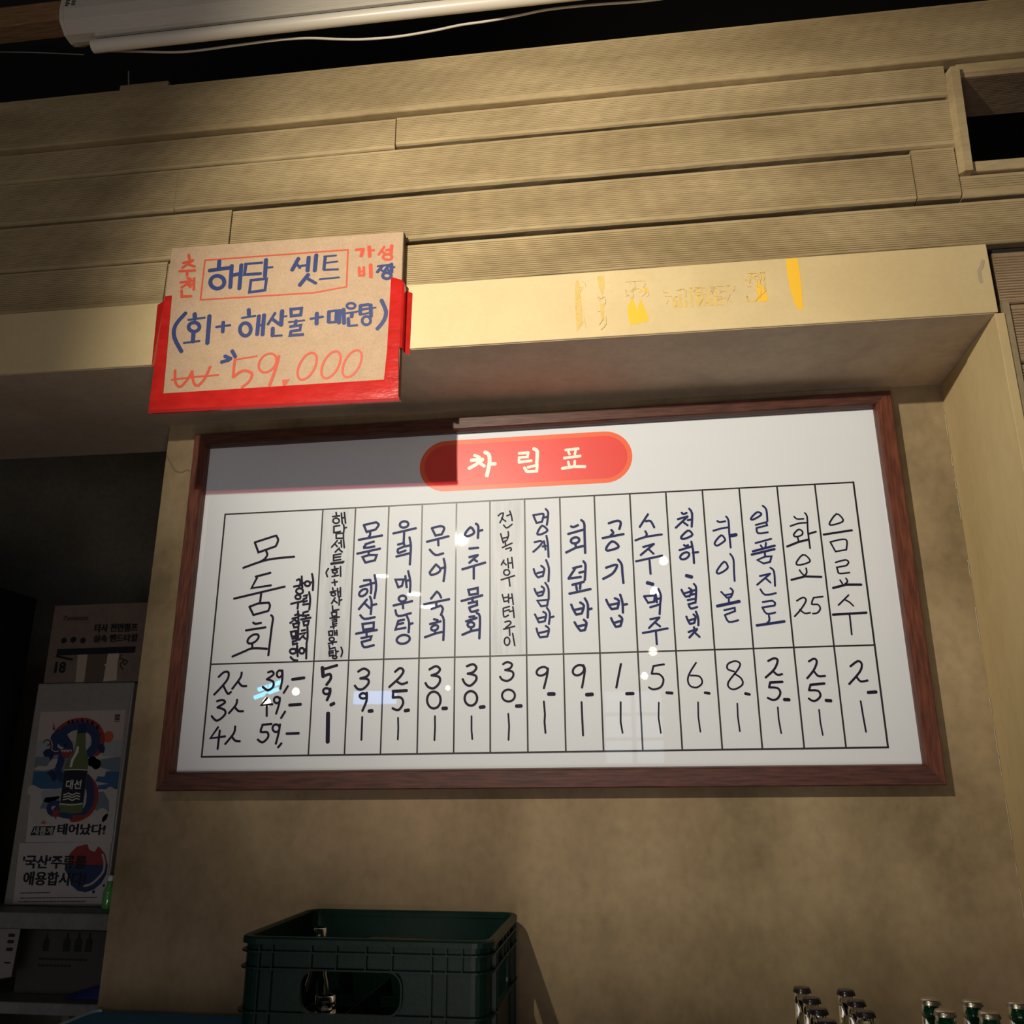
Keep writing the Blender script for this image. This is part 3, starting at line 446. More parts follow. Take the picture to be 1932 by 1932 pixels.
("spirit_name","board","n","~47 13319 1503 13175 1366 13210 1324 13378 1409 13415 1469 13319 1503|~47 13465 1661 13542 1556 13543 1271|46 13266 1190 13511 1251 13529 1174 13279 1114|~46 13279 1118 13306 986 13534 1004|46 13225 748 13596 841|46 13339 694 13380 617|46 13466 750 13449 654|57 13149 551 13662 673|57 13115 473 13649 590|46 13418 512 13421 429|46 13235 340 13420 417 13565 418 13521 287 13372 252 13235 340|45 13260 -45 13501 7|45 13501 7 13182 -251|45 13386 -97 13492 -208|~45 13513 149 13590 53 13583 -288|~45 13248 -356 13345 -488 13591 -456|45 13275 -656 13490 -629|~45 13490 -629 13549 -682 13535 -743|45 13535 -743 13256 -784|~44 13256 -780 13345 -930 13539 -906|~44 13387 -974 13391 -1079 13336 -1144|61 13099 -1195 13722 -1115"),
("liquor_name","board","k","~39 14161 1366 14224 1303 14374 1302|~39 14053 1132 14265 1197 14441 1202|~39 14230 1044 14112 924 14163 870 14300 913 14313 1001 14230 1044|39 14196 851 14215 752|52 13937 641 14213 745 14442 794|~39 14412 1445 14457 1350 14441 996 14452 580|46 14456 930 14624 978|~38 14275 434 14112 255 14161 189 14400 252 14399 343 14275 434|~38 14164 74 14195 15 14240 -44|~38 14316 113 14319 1 14247 -78|51 13961 -155 14267 -83 14638 -105|~38 14036 -649 14180 -573 14243 -644 14115 -840 13955 -1007|~37 14084 -850 14185 -940 14310 -928|37 14415 -585 14622 -564|~37 14415 -585 14361 -731 14494 -745 14538 -840 14465 -936 14360 -950"),
("soft_drink_name","board","k","~39 15126 1390 14950 1176 14996 1125 15227 1187 15251 1275 15126 1390|51 14786 900 15432 982|~38 14917 716 15121 763 15263 765 15291 692 15257 520|38 14917 716 15011 485 15257 520|~38 14984 227 15211 280 15274 218 15216 145|38 15216 145 15001 109 15019 -9|~38 15010 1 15056 -38 15268 -23|~38 15040 -191 15060 -230 15084 -281|~38 15174 -152 15200 -227 15139 -289|55 14865 -372 15168 -300 15495 -310|37 15191 -543 14942 -773|~37 15109 -656 15193 -710 15268 -796|54 14797 -986 15534 -958|~37 15162 -990 15162 -1176 15161 -1447"),
("assorted_price","board","k","~55 272 -2170 397 -2057 513 -2065 511 -2214 389 -2389 201 -2593|~54 408 -2370 543 -2572 627 -2530|~55 850 -2070 830 -2198 647 -2461|~54 775 -2276 880 -2390 1002 -2397|~54 1518 -2081 1619 -2053 1661 -2132 1501 -2244|~54 1501 -2244 1665 -2299 1672 -2426 1555 -2506 1413 -2422|~54 1877 -2136 1860 -2173 1830 -2196 1796 -2198 1765 -2179 1747 -2143 1746 -2101 1763 -2064 1793 -2041 1828 -2039 1858 -2058 1876 -2094 1877 -2136|~54 1877 -2037 1893 -2233 1862 -2477|54 2046 -2411 1952 -2575|73 2142 -2257 2438 -2222|~54 290 -2750 423 -2722 498 -2782 316 -2896|~54 316 -2896 503 -2956 522 -3072 339 -3209 192 -3098|~54 797 -2717 779 -2843 621 -3035|~54 741 -2881 854 -2983 975 -2990|54 1550 -2687 1416 -2854 1696 -2837|53 1555 -2871 1576 -3111|~54 1871 -2739 1864 -2776 1839 -2802 1803 -2812 1765 -2801 1736 -2774 1723 -2737 1730 -2701 1754 -2674 1791 -2665 1828 -2675 1858 -2702 1871 -2739|~53 1868 -2681 1860 -2835 1803 -3061|53 2024 -3010 1934 -3162|72 2118 -2861 2398 -2845|53 385 -3359 216 -3616 583 -3574|53 435 -3436 424 -3863|~53 811 -3343 792 -3505 601 -3751|~53 747 -3572 839 -3671 964 -3687|53 1482 -3314 1715 -3293|~53 1492 -3320 1459 -3472 1619 -3483 1653 -3596 1527 -3718 1399 -3651|~53 1916 -3394 1908 -3437 1880 -3469 1838 -3480 1794 -3468 1760 -3436 1745 -3392 1753 -3349 1782 -3317 1824 -3306 1867 -3318 1901 -3350 1916 -3394|~53 1923 -3305 1905 -3503 1855 -3752|52 1995 -3739 1916 -3833|59 2099 -3520 2401 -3514"),
("set_price","board","k","93 2872 -1984 2907 -2199|68 2936 -2018 3237 -1937|~68 2907 -2199 3066 -2143 3098 -2251 3001 -2395|~58 3092 -2545 3084 -2580 3055 -2605 3016 -2614 2974 -2604 2943 -2578 2930 -2543 2938 -2508 2966 -2483 3006 -2475 3048 -2484 3079 -2510 3092 -2545|~67 3098 -2484 3100 -2599 3035 -2756|81 3137 -2868 3215 -2831|99 3085 -3058 3117 -3717"),
("seafood_price","board","k","~58 3763 -2096 3901 -2026 4030 -2100 3991 -2206 3822 -2258|~58 3822 -2258 4005 -2274 4030 -2380 3906 -2504 3785 -2508 3700 -2424|~57 4002 -2668 3993 -2698 3963 -2720 3922 -2728 3879 -2719 3847 -2697 3834 -2666 3844 -2635 3873 -2613 3915 -2605 3958 -2614 3990 -2637 4002 -2668|~57 4001 -2591 4004 -2782 3916 -3013|85 4076 -3020 4155 -3016|47 3920 -3151 3927 -3675"),
("rockfish_price","board","k","~58 4666 -2115 4786 -2028 4873 -2099 4775 -2256 4541 -2468|~57 4709 -2332 4841 -2405 4975 -2364|76 4633 -2570 4966 -2556|57 4641 -2618 4639 -2717|~57 4639 -2714 4833 -2716 4892 -2849 4785 -3003 4641 -2960|80 4943 -3020 5031 -3005|42 4782 -3178 4797 -3412 4796 -3671"),
("octopus_price","board","k","~57 5495 -2074 5652 -1996 5752 -2069 5686 -2164 5549 -2210|~57 5549 -2210 5737 -2251 5747 -2385 5616 -2511 5477 -2476 5411 -2384|~56 5784 -2784 5765 -2879 5708 -2949 5629 -2974 5548 -2947 5487 -2876 5463 -2780 5481 -2684 5538 -2614 5618 -2589 5699 -2616 5760 -2687 5784 -2784|84 5840 -2976 5931 -2973|42 5659 -3148 5669 -3400 5662 -3695"),
("chilled_price","board","k","~57 6392 -2012 6538 -1966 6622 -2044 6551 -2148 6414 -2184|~56 6414 -2184 6601 -2229 6616 -2340 6477 -2465 6359 -2412 6299 -2307|~56 6648 -2756 6629 -2838 6576 -2898 6503 -2919 6429 -2896 6374 -2835 6353 -2752 6371 -2670 6425 -2610 6498 -2588 6572 -2612 6627 -2673 6648 -2756|83 6720 -2959 6816 -2949|41 6522 -3156 6526 -3461 6546 -3672"),
("abalone_price","board","k","~52 7250 -1979 7357 -1927 7464 -1986 7415 -2077 7299 -2113|~51 7299 -2113 7474 -2154 7487 -2268 7377 -2361 7242 -2340 7183 -2264|~51 7531 -2702 7511 -2769 7456 -2818 7382 -2835 7307 -2816 7252 -2766 7231 -2698 7251 -2631 7306 -2582 7381 -2565 7456 -2584 7511 -2634 7531 -2702|83 7565 -2941 7680 -2938|41 7378 -3110 7398 -3386 7385 -3697"),
("seasquirt_price","board","k","~51 8289 -2101 8292 -2150 8261 -2200 8205 -2238 8139 -2254 8080 -2244 8045 -2209 8042 -2161 8073 -2110 8129 -2072 8195 -2056 8254 -2067 8289 -2101|~51 8306 -2091 8281 -2261 8205 -2546|87 8310 -2678 8443 -2679|45 8202 -2840 8224 -3136 8212 -3301 8232 -3548"),
("raw_fish_rice_price","board","k","~51 9128 -2066 9142 -2120 9120 -2180 9070 -2231 9004 -2259 8939 -2255 8894 -2222 8880 -2168 8901 -2107 8952 -2056 9018 -2029 9083 -2032 9128 -2066|~51 9124 -2029 9159 -2152 9083 -2544|86 9183 -2703 9318 -2696|45 9066 -2865 9073 -3217 9083 -3608"),
("rice_price","board","k","50 9990 -2015 9866 -2554|72 10090 -2692 10244 -2689|40 9953 -2875 9937 -3316 9971 -3559"),
("beer_price","board","k","45 10727 -2075 10970 -2041|45 10727 -2075 10678 -2251|~45 10678 -2251 10848 -2263 10938 -2385 10871 -2550 10702 -2603 10603 -2556|67 10993 -2681 11118 -2691|35 10808 -2894 10786 -3224 10821 -3566"),
("rice_wine_price","board","k","~40 11689 -2016 11532 -2246 11480 -2411 11533 -2541 11677 -2570 11797 -2471 11747 -2327 11547 -2301|62 11843 -2691 11942 -2707|35 11679 -2898 11665 -3214 11690 -3545"),
("highball_price","board","k","~40 12520 -2228 12379 -2170 12396 -2056 12555 -1994 12664 -2051 12605 -2188 12376 -2461 12389 -2589 12509 -2623 12683 -2520 12663 -2382 12525 -2279|62 12727 -2720 12821 -2740|35 12537 -2935 12528 -3222 12549 -3543"),
("spirit_price","board","k","~49 13283 -2007 13424 -1945 13495 -2001 13403 -2193 13199 -2373|~49 13373 -2229 13464 -2317 13569 -2302|57 13288 -2484 13558 -2473|48 13288 -2484 13258 -2592|~48 13258 -2592 13438 -2609 13492 -2713 13419 -2838 13309 -2867 13207 -2818|74 13562 -2863 13668 -2868|35 13408 -3026 13406 -3293 13433 -3590"),
("liquor_price","board","k","~48 14170 -2031 14292 -1969 14342 -2043 14258 -2225 14098 -2404|~48 14256 -2243 14343 -2357 14490 -2356|57 14156 -2546 14459 -2522|48 14156 -2546 14112 -2667|~48 14112 -2667 14302 -2678 14347 -2786 14264 -2878 14174 -2900 14091 -2846|73 14453 -2891 14561 -2899|34 14287 -3089 14287 -3354 14311 -3635"),
("soft_drink_price","board","k","~48 15053 -2155 15224 -2040 15300 -2105 15242 -2276 14984 -2543|~48 15159 -2384 15235 -2487 15386 -2468|73 15365 -2731 15536 -2720|38 15187 -2912 15200 -3186 15225 -3571"),
("title","board","w","83 6507 3281 6640 3217|91 6424 3151 6719 3162|90 6719 3156 6546 3028 6373 2935|83 6590 3111 6763 2977|~98 6769 3351 6875 3275 6892 3059 6826 2716|90 6907 3027 7042 3027|75 7639 3276 7878 3286|67 7869 3280 7856 3170 7645 3165 7639 3039|75 7639 3039 7951 3065|~90 8012 3384 8101 3300 8084 3002|74 7772 2891 7837 2779|74 7861 2893 8098 2939 8082 2783 7860 2778|74 8811 3306 9130 3328|63 8884 3252 8912 3182|63 9061 3275 9038 3182|74 8772 3094 9175 3131|63 8870 2996 8897 2870|63 9035 3013 9026 2879|81 8721 2825 9014 2858 9285 2845"),
("red_corner_note","sign","r","67 167 7356 204 7230|67 52 7140 299 7193|67 299 7193 48 7009|67 170 7101 357 7016|67 -10 6923 380 6912|67 181 6908 195 6785|67 214 6718 293 6683|66 50 6614 325 6632|66 325 6632 92 6477|66 233 6555 318 6467|66 311 6532 384 6547|66 377 6705 405 6392|66 102 6396 129 6233 365 6223"),
("red_box","sign","r","38 596 7168 4088 7155 4109 6179 3337 6083 601 6109 596 7168"),
("set_title","sign","b","102 958 7117 968 6912|101 740 6878 1221 6912|~101 1141 6535 1126 6451 1070 6394 986 6378 898 6408 828 6475 796 6562 810 6646 867 6703 951 6719 1039 6689 1109 6622 1141 6535|100 1282 6967 1304 6381|101 1298 6703 1462 6722|100 1520 6968 1530 6332|62 1604 6981 2029 6986|77 1632 6967 1620 6697 2018 6693|100 2115 7060 2128 6615|54 2134 6836 2291 6843|69 1794 6534 2171 6544 2160 6242 1787 6216 1794 6534|100 2907 7021 2776 6723|69 2862 6896 2962 6767|61 2977 6814 3140 6825|99 3154 7033 3151 6672|99 3333 7078 3325 6657|99 3176 6570 2989 6307|76 3127 6494 3373 6328|46 3525 7021 3814 7025|76 3555 7007 3541 6680|46 3555 6846 3853 6861|53 3542 6664 3881 6652|45 3457 6424 3922 6438"),
("red_corner_praise","sign","r","65 4276 7138 4463 7142|91 4450 7123 4412 6958|91 4590 7192 4617 6929|65 4620 7085 4709 7093|64 4949 7160 4830 6962|64 4889 7065 4983 6965|64 4996 7068 5109 7074|83 5126 7177 5115 6954|~64 5146 6872 5134 6837 5096 6814 5043 6809 4989 6823 4949 6853 4933 6890 4945 6925 4983 6948 5036 6953 5090 6939 5131 6909 5146 6872|68 4381 6658 4403 6442|64 4488 6661 4507 6434|45 4387 6550 4494 6553|64 4403 6450 4506 6454|90 4649 6707 4672 6389"),
("blue_corner_praise","sign","b","53 4819 6653 4943 6667|75 4929 6652 4816 6503|52 4883 6577 4957 6504|52 4971 6664 5091 6674|75 5078 6655 4978 6502|52 5031 6584 5091 6512|89 5140 6686 5149 6468|52 5151 6598 5214 6601|~75 5146 6382 5134 6344 5099 6318 5050 6311 5000 6326 4963 6358 4948 6398 4959 6437 4994 6462 5043 6469 5093 6454 5131 6423 5146 6382"),
("set_contents","sign","b","~99 274 5785 62 5486 70 5174 292 4792|107 500 5749 524 5609|53 362 5602 764 5631|~91 658 5396 647 5339 603 5299 538 5288 470 5309 416 5355 391 5416 402 5473 446 5513 511 5524 580 5503 633 5457 658 5396|105 528 5277 539 5025|53 321 5009 702 5033|105 870 5670 896 4962|60 1067 5367 1403 5390|90 1227 5480 1238 5227|98 1811 5761 1830 5631|53 1667 5557 1990 5588|~90 1909 5245 1900 5165 1857 5109 1794 5092 1727 5118 1673 5181 1648 5264 1657 5344 1700 5401 1763 5418 1831 5391 1884 5328 1909 5245|97 2074 5582 2074 5103|60 2085 5333 2192 5340|97 2195 5596 2204 5086|67 2456 5623 2307 5344|82 2384 5493 2570 5336|104 2621 5669 2623 5302|45 2627 5514 2741 5525|96 2435 5238 2444 5046|52 2444 5039 2665 5038|74 2828 5693 3078 5701 3072 5531 2849 5517 2828 5693|44 2800 5366 3172 5385|82 2976 5392 2959 5285|66 2845 5247 3092 5268 3083 5146 2871 5131|74 2871 5131 2862 5025 3163 5026|59 3312 5413 3601 5446|96 3453 5542 3464 5272|88 3735 5567 3745 5297|59 3735 5567 3903 5581 3904 5286 3745 5290|95 3981 5579 3987 5261|95 4072 5599 4107 5241|~59 4343 5668 4331 5634 4297 5611 4248 5605 4198 5619 4160 5647 4145 5683 4156 5717 4191 5739 4240 5745 4290 5732 4328 5703 4343 5668|44 4138 5491 4435 5522|88 4279 5488 4274 5393|80 4198 5360 4216 5180|51 4216 5168 4419 5173|74 4469 5666 4655 5679|59 4468 5558 4642 5576|81 4462 5666 4474 5443|51 4475 5435 4655 5460|95 4701 5667 4723 5371|44 4712 5578 4824 5589|~66 4721 5265 4710 5212 4676 5176 4628 5165 4579 5183 4541 5224 4525 5279 4535 5331 4569 5368 4617 5379 4667 5361 4705 5319 4721 5265|~94 4948 5764 5066 5468 5024 5242 4884 5045"),
("blue_ticks","sign","b","89 1288 4460 1463 4505|89 1352 4607 1504 4529|89 1513 4729 1607 4571"),
("red_price","sign","r","~66 191 4323 239 4019 371 3906 535 4113 606 4277|~66 606 4277 675 3992 791 3910 933 4088 1029 4363|44 132 4093 713 4132 1250 4143|40 1607 4503 2119 4556|~66 1607 4503 1597 4308 1607 4064|~66 1607 4064 1813 4212 2033 4138 1998 3947 1835 3802|~51 2527 4561 2581 4470 2582 4353 2531 4240 2440 4162 2334 4139 2242 4178 2187 4269 2186 4386 2237 4500 2328 4578 2435 4601 2527 4561|~73 2637 4522 2578 4170 2478 3814|86 2794 3890 2880 3900 2817 3815|~54 3455 4540 3517 4449 3525 4299 3477 4130 3386 3988 3277 3910 3179 3916 3117 4006 3108 4155 3155 4325 3245 4469 3355 4548 3455 4540|~54 4006 4541 4067 4450 4073 4300 4024 4132 3933 3990 3825 3912 3727 3919 3666 4008 3658 4157 3706 4326 3797 4469 3907 4548 4006 4541|~53 4491 4534 4551 4444 4557 4294 4507 4126 4415 3985 4306 3908 4209 3914 4149 4003 4143 4152 4192 4320 4284 4463 4393 4541 4491 4534"),
]


def strokes_of(body, y, gap):
    items = []
    for k, st in enumerate(body.split('|')):
        sm = st[0] == '~'; st = st.lstrip('~'); v = [int(t) for t in st.split()]
        P = [(v[i] / 1e4, v[i + 1] / 1e4 + 2.0) for i in range(1, len(v), 2)]
        if sm and len(P) > 2: P = catmull(P, 3)
        w = v[0] / 2e4
        items.append(((min(p[0] for p in P) - w, max(p[0] for p in P) + w, min(p[1] for p in P) - w, max(p[1] for p in P) + w), (P, v[0] / 1e4, y - 0.000012 * (k % 40))))
    out = []
    for cl in clusters(items, gap):
        mb = MB()
        for P, w, yy in cl: mb.ribbon(P, w, yy)
        out.append(mb)
    return out
SIGN_OFF = (0.2567, -0.351, 2.54)
sign = empty('cardboard_sign', SIGN_OFF, 'hand lettered cardboard price sign edged in red tape, stuck on the beam', 'sign')
for name, surf, colr, body in INK:
    par, of_, yy = (board, OFF, -0.0151) if surf == 'board' else (sign, SIGN_OFF, -0.3655)
    for mb in strokes_of(body, yy, 0.0035):
        mb.v = [tuple(v[i] - of_[i] for i in range(3)) for v in mb.v]
        flat_build(mb, 'lettering', M_INK[colr], par)

# ------------------------------------------------------------------ cardboard sign
CARD = [(-0.0278, 2.7580), (0.5385, 2.7525), (0.5415, 2.3340), (-0.0300, 2.3370)]
def sgn(mb, name, m): return mb.build(name, m, sign, SIGN_OFF)
sgn(MB().poly(CARD, -0.3650, -0.3640), 'face_sheet', M_CARD)
sgn(MB().poly([(a * 1.0 + (0.0015 if i in (1, 2) else 0.0005), c) for i, (a, c) in enumerate(CARD)], -0.3638, -0.3452), 'core', M_CARDE)
def tape(pts, y, bulge=0.0008, nx=10, nz=4):
    """quad tape strip with gentle wrinkles; pts TL TR BR BL"""
    vs = []
    for i in range(nx + 1):
        for j in range(nz + 1):
            s, t = i / nx, j / nz
            a = [pts[0][k] + (pts[1][k] - pts[0][k]) * s for k in (0, 1)]; c = [pts[3][k] + (pts[2][k] - pts[3][k]) * s for k in (0, 1)]
            p = [a[k] + (c[k] - a[k]) * t for k in (0, 1)]
            e = 0 if (i in (0, nx) or j in (0, nz)) else 1
            vs.append((p[0], y - e * random.uniform(0.1, 1) * bulge, p[1]))
    fs = [(i * (nz + 1) + j, i * (nz + 1) + j + 1, (i + 1) * (nz + 1) + j + 1, (i + 1) * (nz + 1) + j) for i in range(nx) for j in range(nz)]
    return MB().add(vs, fs, True)
def tape_part(pts, y, nx=10, nz=4, m=None, bulge=0.0008):
    b = tape(pts, y, bulge, nx, nz); return sgn(b, 'red_tape', m or M_TAPE)
bt = tape_part([(-0.0019, 2.3760), (0.5115, 2.3785), (0.5455, 2.3335), (-0.0325, 2.3365)], -0.3664, 26, 5)
tape_part([(-0.0322, 2.4575), (-0.0050, 2.4600), (-0.0019, 2.3750), (-0.0318, 2.3365)], -0.3667, 4, 8)
tape_part([(0.5140, 2.4560), (0.5400, 2.4560), (0.5440, 2.3330), (0.5098, 2.3765)], -0.3669, 5, 9)
tape_part([(0.5150, 2.6345), (0.5420, 2.6240), (0.5415, 2.4530), (0.5135, 2.4555)], -0.3664, 4, 10)
# tape folded under the lower edge, and its see-through overhang
sgn(MB().add([(-0.0325, -0.3664, 2.3366), (0.5455, -0.3664, 2.3336), (0.5455, -0.346, 2.3326), (-0.0325, -0.346, 2.3356)], [(0, 1, 2, 3)]), 'red_tape', M_TAPE)
sgn(MB().add([(-0.0325, -0.3664, 2.3366), (0.5455, -0.3664, 2.3336), (0.5450, -0.3668, 2.3262), (-0.0320, -0.3668, 2.3285)], [(0, 1, 2, 3)]), 'red_tape', M_TAPEF)
# flags that stick the sign to the beam, left and right, with a fold
sgn(MB().add([(-0.0120, -0.3668, 2.6274), (-0.0290, -0.3672, 2.6262), (-0.0345, -0.3560, 2.6215), (-0.0590, -0.3432, 2.6195), (-0.0050, -0.3668, 2.4600), (-0.0300, -0.3672, 2.4580), (-0.0350, -0.3560, 2.4560), (-0.0530, -0.3434, 2.4552)],
          [(0, 1, 5, 4), (1, 2, 6, 5), (2, 3, 7, 6)]), 'red_tape', M_TAPE)
sgn(MB().add([(0.5415, -0.3668, 2.6240), (0.5465, -0.3640, 2.6180), (0.5475, -0.3480, 2.6070), (0.5600, -0.3432, 2.6030), (0.5415, -0.3668, 2.4545), (0.5465, -0.3640, 2.4540), (0.5480, -0.3480, 2.4500), (0.5585, -0.3432, 2.4470)],
          [(0, 1, 5, 4), (1, 2, 6, 5), (2, 3, 7, 6)]), 'red_tape', M_TAPE)

# ------------------------------------------------------------------ projection screen case, cables, beam, rod
scr = empty('projection_screen', (0.9, -0.48, 3.30), 'long white roll-up screen case with slim bar beneath, at the top left', 'screen')
SO = (0.9, -0.48, 3.30)
prof = [(-0.5313, 3.3448), (-0.5255, 3.3169), (-0.5000, 3.2964), (-0.4767, 3.2957), (-0.4620, 3.3016), (-0.4348, 3.3285), (-0.4255, 3.3565), (-0.4395, 3.4263), (-0.5174, 3.4263), (-0.5313, 3.3914)]
MB().prism_x(prof, -0.2937, 2.62).build('case', M_CASE, scr, SO)
MB().prism_x([(y + (0.0015 if y > -0.48 else -0.0015), z + (0.002 if z > 3.37 else -0.0015)) for y, z in prof], -0.3030, -0.2932).build('end_cap', M_CASE, scr, SO)
MB().box(-0.224, 2.62, -0.4990, -0.479, 3.2860, 3.2970).build('lower_lip', M_CASE, scr, SO)
MB().box(-0.222, 2.62, -0.492, -0.481, 3.270, 3.2859).build('slot', M_CASE2, scr, SO)
pr = [(-0.4955 + 0.0157 * math.cos(a), 3.2570 + 0.0157 * math.sin(a)) for a in [2 * math.pi * k / 14 for k in range(14)]]
MB().prism_x(pr, -0.2240, 2.62, True).build('bottom_bar', M_BAR, scr, SO)
lb = MB()
for k, (a, c) in enumerate(((-0.291, 0.012), (-0.275, 0.014))):
    for r in range(5): lb.box(a, a + c * random.uniform(0.6, 1), -0.5319, -0.5313, 3.354 + r * 0.0052, 3.357 + r * 0.0052)
tag(lb.build('rating_label', M_CASE2, scr, SO), kind='stuff')
def hang(pts): return [Vector(p) for p in pts]
def sm3(P, n=6):
    out = []
    for i in range(len(P) - 1):
        p0 = P[max(i - 1, 0)]; p1 = P[i]; p2 = P[i + 1]; p3 = P[min(i + 2, len(P) - 1)]
        for k in range(n):
            t = k / n; out.append(0.5 * ((2 * p1) + (p2 - p0) * t + (2 * p0 - 5 * p1 + 4 * p2 - p3) * t * t + (3 * p1 - p0 - 3 * p2 + p3) * t ** 3))
    out.append(P[-1]); return out

def vl(L): return [Vector(p) for p in L]
tag(MB().tube(sm3(vl([(-0.2301, -0.4600, 3.2798), (-0.1418, -0.4550, 3.2717), (-0.0176, -0.4500, 3.2591), (0.1100, -0.4550, 3.2556), (0.2270, -0.4600, 3.2531), (0.3073, -0.4600, 3.2490), (0.3872, -0.4600, 3.2353), (0.4490, -0.4600, 3.2272), (0.5306, -0.4600, 3.2244), (0.6149, -0.4550, 3.2357), (0.6812, -0.4500, 3.2494), (0.7434, -0.4500, 3.2521), (0.8196, -0.4450, 3.2644), (0.8882, -0.4400, 3.2778), (0.9941, -0.4400, 3.2774), (1.1118, -0.4400, 3.2720), (1.2379, -0.4400, 3.2762), (1.4511, -0.4400, 3.2738)])), 0.0028, 8).build('power_cable', M_CABLE), 'thin cream cable drooping along the underside of the white screen case', 'cable')
tag(MB().tube(sm3(vl([(-0.6408, -0.4200, 3.3721), (-0.5471, -0.4200, 3.3566), (-0.4551, -0.4200, 3.3431), (-0.3789, -0.4200, 3.3299), (-0.3067, -0.4200, 3.3173)])), 0.0014, 6).build('ceiling_wire', M_GREYW), 'thin grey wire running in from the left edge at the top left corner', 'wire')
tag(MB().box(-1.7, 2.6, -0.400, -0.345, 3.4658, 3.5325, 0.002).build('wooden_beam', M_BEAM), 'orange-brown wooden beam behind the left end of the white screen case', 'beam')
tag(MB().tube([(-0.2249, -0.335, 3.2584), (-0.2356, -0.335, 3.3352)], 0.0022, 8).build('hanger_rod', M_GREYW), 'short grey metal rod standing on the top edge of the beige plank wall', 'rod')


# ------------------------------------------------------------------ crate on the counter
CX0, CX1, CY0, CY1, CZ = 0.298, 0.763, -0.405, -0.022, 1.272
CB = 0.975
crate = empty('bottle_crate', ((CX0 + CX1) / 2, (CY0 + CY1) / 2, CB), 'dark green plastic bottle crate with hand holes, standing below the menu board', 'crate')
CO = ((CX0 + CX1) / 2, (CY0 + CY1) / 2, CB)
def rr(x0, x1, y0, y1, r, n=6):
    P = []
    for cx, cy, a0 in ((x1 - r, y1 - r, 0), (x0 + r, y1 - r, 90), (x0 + r, y0 + r, 180), (x1 - r, y0 + r, 270)):
        for k in range(n + 1): a = math.radians(a0 + 90 * k / n); P.append((cx + r * math.cos(a), cy + r * math.sin(a)))
    return P
def ringband(e_out, e_in, z0, z1, mb, rnd=0.0):
    o = rr(CX0 - e_out, CX1 + e_out, CY0 - e_out, CY1 + e_out, 0.036 + e_out); i = rr(CX0 - e_in, CX1 + e_in, CY0 - e_in, CY1 + e_in, max(0.036 + e_in, 0.01)); n = len(o)
    rows = [[(a, c, z0) for a, c in i], [(a, c, z0) for a, c in o]]
    if rnd:
        o2 = rr(CX0 - e_out + rnd, CX1 + e_out - rnd, CY0 - e_out + rnd, CY1 + e_out - rnd, 0.036 + e_out - rnd); i2 = rr(CX0 - e_in - rnd, CX1 + e_in + rnd, CY0 - e_in - rnd, CY1 + e_in + rnd, 0.036 + e_in + rnd)
        rows += [[(a, c, z1 - rnd) for a, c in o], [(a, c, z1) for a, c in o2], [(a, c, z1) for a, c in i2], [(a, c, z1 - rnd) for a, c in i]]
    else: rows += [[(a, c, z1) for a, c in o], [(a, c, z1) for a, c in i]]
    vs = [p for r_ in rows for p in r_]; m_ = len(rows)
    fs = [(q * n + k, q * n + (k + 1) % n, ((q + 1) % m_) * n + (k + 1) % n, ((q + 1) % m_) * n + k) for q in range(m_) for k in range(n)]
    mb.add(vs, fs); return mb
ringband(0.0, -0.0138, CZ - 0.012, CZ, MB(), 0.0035).build('rim', M_CRATE, crate, CO)
fl = MB()
for z in (CZ - 0.0260, CZ - 0.0530, CZ - 0.1230, CZ - 0.2900): ringband(0.0, -0.0085, z, z + 0.003, fl)
# vertical ribs
rel = [0.044, 0.068, 0.140, 0.186, 0.24, 0.287, 0.358, 0.384, 0.412]
for r_ in rel:
    x = CX0 + r_; long = r_ in (0.044, 0.068, 0.358, 0.384)
    for yy in (CY0, CY1 - 0.0085): fl.box(x - 0.0012, x + 0.0012, yy + 0.0004, yy + 0.0085, CB if long else CZ - 0.052, CZ - 0.006)
for r_ in (0.05, 0.075, 0.15, 0.19, 0.23, 0.30, 0.33):
    y = CY0 + r_
    for xx in (CX0, CX1 - 0.0085): fl.box(xx + 0.0004, xx + 0.0081, y - 0.0012, y + 0.0012, CB if r_ in (.05, .075, .30, .33) else CZ - 0.052, CZ - 0.006)
fl.build('rib', M_CRATE, crate, CO)
# walls: rounded corners as bands, straight faces as plates with hand holes
wi = 0.0085; wt = 0.0035; sh = MB()
o = rr(CX0 + wi, CX1 - wi, CY0 + wi, CY1 - wi, 0.030); i_ = rr(CX0 + wi + wt, CX1 - wi - wt, CY0 + wi + wt, CY1 - wi - wt, 0.0265); n = 7
for c in range(4):
    a = o[c * n:(c + 1) * n]; bb = i_[c * n:(c + 1) * n]
    vs = [(p[0], p[1], z) for z in (CB, CZ - 0.0015) for p in a + bb[::-1]]; m_ = 2 * n
    sh.add(vs, [(k, (k + 1) % m_, m_ + (k + 1) % m_, m_ + k) for k in range(m_)], False)
def rrect(x0, x1, z0, z1, r, n=5):
    P = []
    for cx, cz, a0 in ((x1 - r, z1 - r, 0), (x0 + r, z1 - r, 90), (x0 + r, z0 + r, 180), (x1 - r, z0 + r, 270)):
        for k in range(n + 1): a = math.radians(a0 + 90 * k / n); P.append((cx + r * math.cos(a), cz + r * math.sin(a)))
    return P
X0, X1, Y0, Y1 = CX0 + wi + 0.030, CX1 - wi - 0.030, CY0 + wi + 0.030, CY1 - wi - 0.030
outer = [(X0, CB), (X1, CB), (X1, CZ - 0.0015), (X0, CZ - 0.0015)]
hole = rrect(CX0 + 0.124, CX0 + 0.304, CZ - 0.121, CZ - 0.053, 0.024)
for yy in (CY0 + wi, CY1 - wi - wt): sh.plate_hole(outer, hole, yy, yy + wt)
